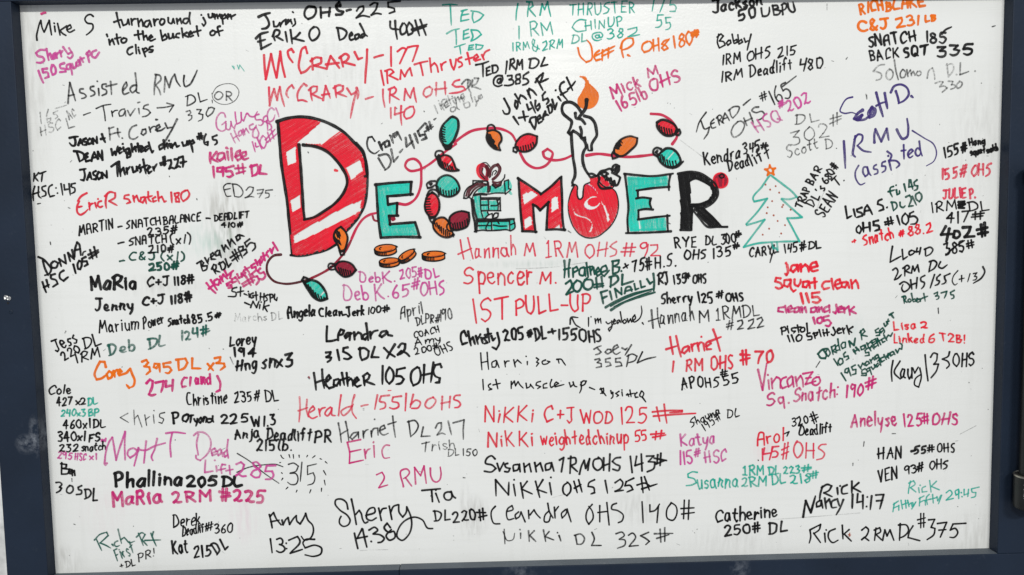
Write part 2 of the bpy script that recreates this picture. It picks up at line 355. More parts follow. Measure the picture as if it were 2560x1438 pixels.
class Ink:
    def __init__(s, layer=0):
        s.v = []; s.f = []; s.uv = []; s.mi = []; s.mats = []; s.h = .00025+layer*.00035; s.r = random.Random(7); s.hand = 0; s.lean = 0.0; s.xh = 1.0; s.lim = 68; s.tap = 0.1
    def slot(s, k):
        if k not in s.mats: s.mats.append(k)
        return s.mats.index(k)
    def poly(s, pts, w, k, cap=True, wob=.10):
        """one pen stroke, pts in photo pixels, w in photo pixels"""
        mi = s.slot(k)
        for seg in split_corners(pts, s.lim):
            s._ribbon(catmull(seg, 2.3), w, mi, cap, wob)
    def _ribbon(s, c, w, mi, cap, wob):
        d = [c[0]]
        for q in c[1:]:
            if math.hypot(q[0]-d[-1][0], q[1]-d[-1][1]) > .25: d.append(q)
        if len(d) < 2: d = [c[0], (c[0][0]+.6, c[0][1]+.2)]
        c = d; n = len(c)
        P = [px(*q) for q in c]
        sc = 0.00102
        hw0 = w*.5*sc
        ph = s.r.uniform(0, 6.28); ph2 = s.r.uniform(0, 6.28)
        u = s.r.uniform(0, 9); us = []; base = len(s.v)
        vo = s.r.uniform(0, 1)*0
        side = []
        for i in range(n):
            a = P[max(0, i-1)]; b = P[min(n-1, i+1)]
            tx, tz = b[0]-a[0], b[1]-a[1]; L = math.hypot(tx, tz)+1e-12; tx /= L; tz /= L
            if i: u += math.hypot(P[i][0]-P[i-1][0], P[i][1]-P[i-1][1])
            g = i/max(1, n-1)
            hw = hw0*(1+wob*(.6*math.sin(ph+u*90)+.4*math.sin(ph2+u*210)))*(1.03-.06*g)*(1-s.tap*max(0.0, (g-.72)/.28)**1.5)*(1+.10*max(0.0, 1-g*9))
            s.h += 4e-7
            nx, nz = -tz, tx
            s.v.append((P[i][0]+nx*hw, -s.h, P[i][1]+nz*hw)); s.v.append((P[i][0]-nx*hw, -s.h, P[i][1]-nz*hw))
            us.append(u); side.append((tx, tz, hw))
        for i in range(n-1):
            a = base+2*i
            s.f.append((a, a+2, a+3, a+1)); s.uv.append(((us[i], 0), (us[i+1], 0), (us[i+1], 1), (us[i], 1))); s.mi.append(mi)
        if cap:
            for e in (0, n-1):
                tx, tz, hw = side[e]
                if e == 0: tx, tz = -tx, -tz
                nx, nz = -tz, tx
                ids = []; uvs = []
                K = 6
                for j in range(K+1):
                    th = math.pi*j/K-math.pi/2
                    X = P[e][0]+hw*(math.cos(th)*tx*.9+math.sin(th)*nx); Z = P[e][1]+hw*(math.cos(th)*tz*.9+math.sin(th)*nz)
                    ids.append(len(s.v)); s.v.append((X, -s.h if e else -(s.h-4e-7*n), Z)); uvs.append((us[e]+(math.cos(th)*hw if e else -math.cos(th)*hw), .5+.5*math.sin(th)))
                s.f.append(tuple(ids)); s.uv.append(tuple(uvs)); s.mi.append(mi)
        s.h += 3e-6
    def area(s, ring, k):
        mi = s.slot(k); s.h += 3e-6
        ids = []
        for q in ring:
            X, Z = px(*q); ids.append(len(s.v)); s.v.append((X, -s.h, Z))
        s.f.append(tuple(ids)); s.uv.append(tuple((s.v[i][0]*.3, s.v[i][2]*9) for i in ids)); s.mi.append(mi)
    def hatch(s, rings, k, ang, gap, w, jit=.25, skip=0.0):
        """marker colouring-in: parallel pen strokes clipped to the (even-odd) rings"""
        mi = s.slot(k)
        ca, sa = math.cos(math.radians(ang)), math.sin(math.radians(ang))
        R = [[(x*ca+y*sa, -x*sa+y*ca) for (x, y) in r] for r in rings]
        y0 = min(q[1] for r in R for q in r); y1 = max(q[1] for r in R for q in r)
        y = y0+gap*.4
        while y < y1:
            yy = y+s.r.uniform(-jit, jit)*gap
            xs = []
            for r in R:
                for a, b in zip(r, r[1:]+r[:1]):
                    if (a[1] > yy) != (b[1] > yy):
                        xs.append(a[0]+(yy-a[1])*(b[0]-a[0])/(b[1]-a[1]))
            xs.sort()
            for a, b in zip(xs[::2], xs[1::2]):
                a += w*.42; b -= w*.42
                if b-a < .6 or s.r.random() < skip: continue
                m = (a+b)/2; bow = s.r.uniform(-.12, .12)*gap
                q = [(a, yy-bow), (m, yy+bow), (b, yy-bow)]
                s._ribbon(catmull([(x*ca-z*sa, x*sa+z*ca) for (x, z) in q], 6), w, mi, True, .12)
            y += gap
    def build(s, name, parent, label=None, kind=None):
        if not s.v: return None
        me = bpy.data.meshes.new(name)
        me.from_pydata(s.v, [], s.f)
        for k in s.mats: me.materials.append(ink(k))
        ul = me.uv_layers.new(name='UVMap')
        i = 0
        for p, uvs in zip(me.polygons, s.uv):
            p.material_index = s.mi[p.index]
            for q in uvs:
                ul.data[i].uv = q; i += 1
        me.update()
        # faces must look out of the board (towards -y)
        fl = [p.index for p in me.polygons if p.normal.y > 0]
        if fl:
            bm = bmesh.new(); bm.from_mesh(me); bm.faces.ensure_lookup_table()
            bmesh.ops.reverse_faces(bm, faces=[bm.faces[q] for q in fl]); bm.to_mesh(me); bm.free()
        return link(name, me, parent, label, kind)

TILE = 3.994
ORG = {'x': (0, 0, 1.0), 'a': (160, 330, 3.635), 'b': (1180, 120, 3.717), 'c': (2040, 740, 3.273), 'd': (2090, 390, 3.41), 'e': (480, 560, 3.408), 'f': (1400, 620, 3.718), 'h': (100, 950, 2.556), 'i': (510, 260, 4.09), 'j': (900, 180, 3.145), 'k': (1920, 630, 3.408), 'l': (1190, 1120, 2.554), 'm': (1990, 1090, 2.726), 'n': (2210, 590, 4.544), 'p': (1190, 860, 3.236)}
for c in range(4):
    for r_, oy in enumerate((0, 360, 720, 1078)):
        ORG['%d%d' % (c, r_)] = (c*640, oy, TILE)

FONT = {
'A': "0,0 1.6,5 3.4,10 5,5 6.6,0|1,3.6 5.6,3.9", 'B': "0.6,9.8 .4,0|-.2,9.3 2.5,10 4.8,8.6 4.4,6.4 1,5.2|1,5.2 4,5 5.6,3.2 4.6,.8 -.2,0",
'C': "6,8.6 4.5,10 2.2,9.2 .4,6.5 .2,3.4 1.6,.8 3.6,0 6,1.2", 'D': "0.6,10 .8,0|-.3,9.6 3,9.7 5.8,7.6 6.4,5 5,2 2.6,.4 0,0",
'E': "5,9.8 .3,9.5|.4,9.6 .2,5 .3,.2 5.3,.2|.3,5.1 4.2,5.3", 'F': "5,9.8 .3,9.6|.4,9.7 .3,0|.3,5 4,5.2",
'G': "6,8.4 4.2,10 1.8,8.8 .3,5.5 1,1.6 3.4,0 5.8,1.4 6,4.4 3.6,4.3", 'H': "0.3,10 .2,0|5.6,10 5.8,0|.2,5 5.7,5.3", 'I': "0.3,10 .3,0",
'J': "0,9.7 6,10|3.8,9.9 4,4 3.4,1 1.6,0 0,1.4", 'K': ".3,10 .2,0|5.4,9.8 .3,4.4|1.4,5.3 3.6,2.2 6,0", 'L': ".3,10 .3,.2 5,.1",
'M': "0,0 .8,9.8 3.8,2.5 7,9.8 7.8,0", 'N': "0,0 .4,9.8 5.4,.3 5.8,10", 'O': "3.2,10 1.2,8.8 .1,5.4 .8,1.5 3,0 5.3,1.2 6.3,4.8 5.6,8.4 3.8,9.9 2.6,9.6",
'P': ".6,0 .4,9.8|0,9.3 3,10 5.4,8.4 5,5.8 2.8,4.6 .6,4.5", 'Q': "3.2,10 1.2,8.8 .1,5.4 .8,1.5 3,0 5.3,1.2 6.3,4.8 5.6,8.4 3.8,9.9 2.6,9.6|3.8,2.6 6.6,-.6",
'R': ".4,0 .3,9.7|-.2,9.2 3,10 5.2,8.2 4.4,5.8 .6,4.8|1.6,4.9 3.6,2.6 6,0", 'S': "5.4,8.6 4,10 1.6,9.5 .4,7.6 1.4,5.8 3.8,4.8 5.4,3 4.4,.8 2.2,0 0,1.2",
'T': "0,9.6 6.2,10|3.1,9.8 3.2,0", 'U': ".2,10 .3,4 1.2,.8 3,0 5,1.2 5.7,4.5 5.8,10", 'V': "0,10 2.9,0 5.8,10", 'W': "0,10 1.8,.2 4,7.2 6,.2 8,10",
'X': "0,10 5.4,0|5.6,10 0,0", 'Y': "0,10 2.8,5.2|5.8,10 2.9,5 2.6,0", 'Z': "0,9.6 5.6,9.8 .2,.3 6,.1",
'a': "4.4,4.6 3.2,5.6 1.3,5 .2,2.8 .8,.6 2.4,0 3.8,1.2 4.4,3.4 4.5,5.2|4.5,5.2 4.6,1.2 5.4,.1", 'b': ".2,10 .3,.2|.3,3.6 1.8,5.4 3.8,4.8 4.6,2.6 3.6,.4 1.8,0 .3,1",
'c': "4.2,4.6 2.8,5.6 1,4.6 .2,2.6 1,.6 2.6,0 4.4,1", 'd': "4.4,4.4 3,5.5 1,4.6 .2,2.4 1.2,.3 3,.3 4.3,2.2|4.5,10 4.5,1.4 5.2,0",
'e': ".4,2.7 2.6,3 4.3,3.6 3.8,5.2 2.2,5.7 .6,4.4 .3,2 1.4,.3 3,0 4.8,1.2", 'f': "4,9.2 2.8,10 1.8,8.6 1.7,4 1.6,0|0,5.4 3.6,5.6",
'g': "4.3,4.8 2.6,5.6 .8,4.6 .3,2.4 1.4,.4 3.2,.8 4.3,3|4.4,5.3 4.5,0 4,-3 2.2,-4 .4,-2.8", 'h': ".3,10 .2,0|.3,3.4 1.8,5.3 3.6,5.2 4.4,3.4 4.6,0",
'i': ".2,5.6 .3,0|.2,8 .35,8.3", 'j': "2,5.6 2.2,0 1.6,-3 0,-3.4|2,8 2.1,8.3", 'k': ".3,10 .2,0|4,5.6 .4,2.6|1.4,3.3 4.6,0", 'l': ".2,10 .3,0",
'm': "0,5.6 .2,0|.2,3.4 1.6,5.3 2.8,5 3.2,0|3.2,3.4 4.6,5.3 6,5 6.5,0", 'n': "0,5.6 .2,0|.2,3.4 1.8,5.4 3.6,5 4.4,0",
'o': "2.3,5.6 .7,4.6 .2,2.4 1.2,.3 3,.2 4.4,2 4.2,4.4 2.8,5.6 1.8,5.4", 'p': ".2,5.6 .3,-4|.2,3.8 1.8,5.6 4,4.8 4.5,2.4 3.2,.4 .4,.5",
'q': "4.3,4.6 2.6,5.6 .8,4.6 .2,2.4 1.4,.4 3.2,.8 4.3,3|4.4,5.4 4.5,-4", 'r': "0,5.6 .3,0|.3,3.2 1.6,5.2 3.6,5.2", 's': "3.6,4.8 2.2,5.6 .6,4.7 1,3.3 2.8,2.5 3.6,1.2 2.2,0 .2,.5",
't': "1.8,9 1.9,1.6 2.8,.1 4,.6|0,5.8 3.8,6.1", 'u': ".1,5.6 .3,1.8 1.6,0 3.2,.8 4.3,3.4|4.4,5.6 4.5,0", 'v': "0,5.6 2.2,0 4.4,5.6", 'w': "0,5.6 1.5,.1 3.2,4.4 4.8,.1 6.4,5.6",
'x': "0,5.6 4,0|4.1,5.6 0,0", 'y': "0,5.6 1,2 2.4,1.2 4.2,4|4.6,5.6 3.4,0 1.8,-3.8", 'z': "0,5.4 4,5.5 .2,.2 4.4,.1",
'0': "2.6,10 .8,8.4 .1,5 .9,1.2 2.6,0 4.4,1.4 5,5 4.3,8.6 2.8,10 2,9.8", '1': ".2,10 .3,0", '$': "0,8 1.8,10 1.9,.2|-.4,.1 4,.1",
'2': ".2,8 1.4,9.8 3.6,9.8 4.6,7.8 3.4,4.6 .2,.2 5.4,.3", '3': ".2,9.2 2.6,10 4.4,8.6 3.8,6.4 1.8,5.4|1.8,5.4 4.2,4.8 5,2.6 3.6,.5 1.6,0 0,1",
'4': ".6,9.8 .2,4.8 5,5|4.2,9.4 4.1,0", '5': "5,9.8 1.2,9.6 .6,5.6 3,6 4.8,4.2 4.4,1.6 2.4,0 0,.8", '6': "4,9.8 1.6,7 .3,3.2 1,.6 3,0 4.6,1.4 4.4,3.8 2.6,4.8 .6,3",
'7': "0,9.6 5,9.8 3.2,5 2,0", '8': "4.2,8.4 2.6,10 .8,9 1,7 3,5.4 4.6,3.2 4,.8 2.2,0 .4,1.4 .9,3.8 3,5.6 4.4,7.6 4.1,8.8",
'9': "4.4,7.6 3.4,9.7 1.4,9.7 .3,7.6 1.2,5.6 3,5.6 4.3,7.8|4.5,8.6 4.3,4 3.6,0", '#': "2.2,10 1.4,0|4.8,10 4.2,0|0,6.6 6.6,7|-.2,3.4 6.2,3.6",
'@': "4.6,6.2 3.4,7 2.2,5.4 2.4,3.4 3.8,3 4.9,4.6 5,6.8|5,6.6 5,3.4 6.4,3 7.3,5 6.6,8.4 3.8,9.8 .9,8 .1,4.6 1.4,1.2 4.2,0 6.6,.8",
'+': "2.4,7 2.4,1.6|0,4.4 5,4.6", '-': "0,4 4.4,4.4", '.': "0,.2 .25,.1", ':': "0,1.6 .2,1.4|0,6 .2,5.8", '!': ".6,10 .2,3|0,.3 .2,.1",
'(': "2,11 .4,8 0,4.6 .6,1 2.2,-1.4", ')': "0,11 1.8,8 2.2,4.6 1.6,1 0,-1.4", "'": ".2,10 0,7.6", '&': "5,.2 1.2,6.6 1.2,9 2.6,10 3.8,8.8 3,6.8 .8,4 .3,1.6 2,0 4.2,1.4 5.2,4",
}
VAR = {
'A': ["0,0 3.2,10 6.6,.4|.6,4.4 5.8,4.2", "0,0 .6,6 2,9.6 4.6,9.4 5.2,6 5.4,0|.4,4.6 5.3,4.9"], 'H': [".8,9.6 0,.3|6.2,10 5.2,0|-.4,4.4 6.6,5.4", "0,9.8 .8,0|4.6,10 5.6,-.4|.4,5.4 5,4.4"],
'S': ["5,9.6 3,9.8 1,8.4 1.2,6.2 4,4.4 4.6,2.2 3,.2 .4,.4", "5.8,9.4 2.6,8.6 .8,6.4 3,5.2 5,3.6 4.2,1.2 .2,-.4"], 'D': [".4,9.4 1,-.4|-.8,9.2 3.4,9 6,6.4 5.8,3.4 3.4,.8 -.4,-.2", ".8,10 .4,.2 3.4,.6 6,3.4 5.6,7.4 3,9.6 -.6,9.8"],
'L': [".8,10 .2,2 .8,.2 5.6,.8", ".2,10 1,.4 6,1.4"], 'M': [".4,0 .4,10 3.6,4 6.6,10 7.2,0", "0,0 1.6,9.6 3.4,3.4 6.4,9.4 8.2,-.2"], 'R': [".8,0 .2,9.8 3.4,9.8 5,7.6 3.6,5.4 .8,4.6|2,5 5.8,-.4", ".2,-.2 .6,9.2|-.8,8.2 2.6,10 5.6,8.8 4.4,6 1,4.2 6.4,.4"],
'#': ["1.4,10 1,-.4|4.2,10.6 3.6,0|-.8,7.2 6.6,6.4|-.4,3 6.8,4", "2.8,10 1,0|5.6,10.4 3.8,-.2|.4,6.2 7,7.4|-.4,3.2 6.2,4.2"], '5': ["5.6,10.2 1,9.4 .4,5.2 3.4,5.6 4.6,3 3.2,.4 .2,0", ".8,9.6 .6,5.4 3.2,5.8 4.6,3.6 3.4,.6 .2,.2|.6,9.6 5.4,10.2"],
'2': [".4,8.6 2.6,10 4.4,8.4 3.2,4.4 .6,.8 1.6,1.6 3.4,.4 5.6,.6", "0,8.8 3.8,10 4.4,7.2 0,0 5.8,.8"], '4': [".2,10 0,5 4.6,5.4|4.8,10 3.8,-.6", "3.6,10 0,4 5.6,4.2|3.9,9.6 3.6,-.4"], '3': [".4,9.6 4.4,9.8 2,6 4.6,4.4 4.2,1 1.6,-.2 .2,.6", "0,9 3,9.8 4,7.8 1.4,5.4 4.4,3.4 3,.4 0,.2"],
'0': ["2.2,9.8 .2,7 .4,2.4 2.4,0 4.6,2.8 4.4,7.8 2.4,10 1.4,9", "3,9.6 .8,9 0,5 1.4,.6 3.6,.6 4.8,5 3.8,9.4 2.2,10.2"], '1': [".6,10 0,0", "0,10 .5,-.4"], 'O': ["2.6,9.8 .4,7.6 .2,3 2.4,0 5.4,2 6,6.6 4.2,9.8 1.8,9.4", "4,10 1.4,9.4 0,5.6 1.2,.8 4,.2 6.2,4 5.4,8.8 3,10.2"],
'C': ["5.4,9.2 3,9.8 .8,7.4 .2,3.6 1.6,.6 5.4,.6", "6.2,7.6 5,9.8 2,8.6 .2,4.8 1.4,.4 5.8,1.8"], 'E': ["5.4,10 1.2,9.4 .4,5.4 .8,.6 5.6,.8|.6,5 4.6,5.6", ".4,10 .2,0|.2,9.6 5.2,10.2|.2,5 4.4,5.4|.2,.2 5.6,.8"],
'a': ["4.2,5 2,5.6 .2,3 .8,.4 2.8,.8 4.2,4.6 4.4,.6 5.2,.2", "4.6,5 2.8,5.8 .8,4 .4,1 2.2,0 4,2 4.6,5.2 4.6,0"], 'e': [".2,2.6 3.4,3.2 4,4.8 2.4,5.8 .6,4.2 .6,1.4 2.4,0 4.8,.8", ".6,2.4 4.2,4 3.2,5.8 1.2,5 .2,2.4 1.4,.2 4.2,.6"],
'n': [".4,5.6 0,0|0,2.8 2,5.2 3.8,4.6 4,1 5,.2", "0,5.2 .6,.2 2.4,4.8 3.8,5 4.6,-.2"], 'r': [".2,5.6 .2,0 1,3.6 2.4,5.4 3.4,4.8", "0,5 .6,0|.4,2.8 2,5.4 4,5.6"], 'i': [".4,5.6 0,0|.4,7.6 .7,7.9", "0,5.4 .4,0|0,7.4 .3,8"], 's': ["3.8,5.2 1.4,5.4 .8,3.6 3.2,2.4 3,.6 .4,0", "3.4,5.6 .6,4.4 3.6,1.6 2,0 0,.8"],
't': ["2.2,9.6 1.6,0|-.4,5.4 4.2,6.6", "1.6,9 2.2,.4|0,6.2 4,5.8"], 'h': ["0,10 .4,0 .6,3 2.4,5.2 4,4 4.6,.2", ".6,10.4 0,0|.2,3 2.6,5.6 3.8,3.4 4,0"], 'l': [".6,10 0,0", "0,10.4 .3,1 1,.2"], 'o': ["2.6,5.8 .4,4 .4,1.2 2.4,0 4.4,2.4 3.6,5.4 1.6,5.6", "1.8,5.4 .2,3 1.2,.2 3.6,.6 4.4,3.6 2.8,5.8 1.4,5"],
'K': [".6,10 0,-.4|6,10 .4,4.8 6.2,.2", "0,9.8 .6,0|4.8,9 .8,3.8|1.8,4.6 6.4,-.6"], 'T': ["-.4,9.2 6.6,10|3.4,9.6 2.6,-.2", "0,10 5.8,9.2|2.6,9.6 3.4,0"], 'B': [".8,0 .2,10 3.8,9.6 4.4,7.4 .8,5.2 4.8,4.4 5.2,1.4 .4,.2", ".2,10 .6,0|0,9.6 3.6,9 3.8,6.6 .6,5.4 5,3.6 3.6,.4 .2,0"],
'8': ["4.4,9 2,10 .6,8 3.8,4.6 4.2,1.4 2,0 .4,2.2 4.2,7.4 4.2,9.2", "2.6,5.4 .8,7.4 2,9.8 4.2,9 3.8,6.6 2.4,5.2 .2,2.6 1.6,.2 4.2,.8 4.6,3.4 2.4,5.4"], '9': ["4.2,8.8 1.8,9.8 .2,7.4 2,5.6 4.2,8 4.4,9 3.8,0", "4.4,8 2.4,10 .2,8.4 .8,6 3.4,6.4 4.6,9.2 4.2,4 2.6,0"],
}
GL = {}
def parse_glyph(src):
    st = [[tuple(float(z) for z in q.split(',')) for q in s_.split()] for s_ in src.split('|')]
    x0 = min(q[0] for s_ in st for q in s_); x1 = max(q[0] for s_ in st for q in s_)
    return ([[(q[0]-x0, q[1]) for q in s_] for s_ in st], x1-x0)
for ch, src in FONT.items():
    GL[ch] = [parse_glyph(v_) for v_ in [src]+VAR.get(ch, [])]

def word(I, text, x0, y0, x1, y1, h, w, k, slant=0.0):
    """one handwritten word: x0,y0 / x1,y1 = ends of its base line, h = height of its capitals (photo pixels)"""
    r = I.r
    L = math.hypot(x1-x0, y1-y0)
    if text == '-':
        I.poly([(x0, y0), ((x0+x1)/2, (y0+y1)/2-.4), (x1, y1)], w, k); return
    g = []
    for c in text:
        vs = GL[c]
        own = (I.hand*7+ord(c)*13) % len(vs)               # each writer keeps to one form of a letter, mostly
        g.append(vs[own] if r.random() < .8 else r.choice(vs))
    narrow = len(text) == 1 and g[0][1] < 1.2
    if narrow or L < 1: ux, uy = 1.0, 0.0
    else: ux, uy = (x1-x0)/L, (y1-y0)/L
    vx, vy = uy, -ux
    sy = h/10.0
    gap = 2.3
    tot = sum(max(q[1], 1.3) for q in g)+gap*(len(text)-1)
    sx = L/tot if (tot > 1.2 and not narrow) else sy
    if abs(uy) < .34: slant += -.55*uy/max(.3, ux)
    slant = (slant+I.lean)*(.45 if h > 40 else 1.0)
    cur = 0.0
    for c, (st, wd) in zip(text, g):
        pad = max(0.0, 1.3-wd)*.5
        sh = r.uniform(-.10, .10)*(.5 if h > 38 else 1)+slant; sc = r.uniform(.88, 1.06); lift = r.uniform(-.5, .5); ax = r.uniform(.86, 1.06)
        p1, p2 = r.uniform(0, 6.28), r.uniform(0, 6.28); ww = w*r.uniform(.92, 1.07)
        xh = I.xh if c.islower() else 1.0
        for s_ in st:
            q = []
            for (gx, gy) in s_:
                jx = .26*math.sin(p1+gy*.8)+r.uniform(-.22, .22); jy = .24*math.sin(p2+gx*.9)+r.uniform(-.22, .22)
                if xh != 1.0: gy = gy*xh if gy <= 5.8 else 5.8*xh+(gy-5.8)*(10-5.8*xh)/4.2
                a = (cur+pad+(gx*ax+jx))*sx+sh*gy*sy; b = (gy*sc+jy+lift)*sy
                q.append((x0+ux*a+vx*b, y0+uy*a+vy*b))
            I.poly(q, ww, k)
        cur += 2*pad
        cur += wd+gap

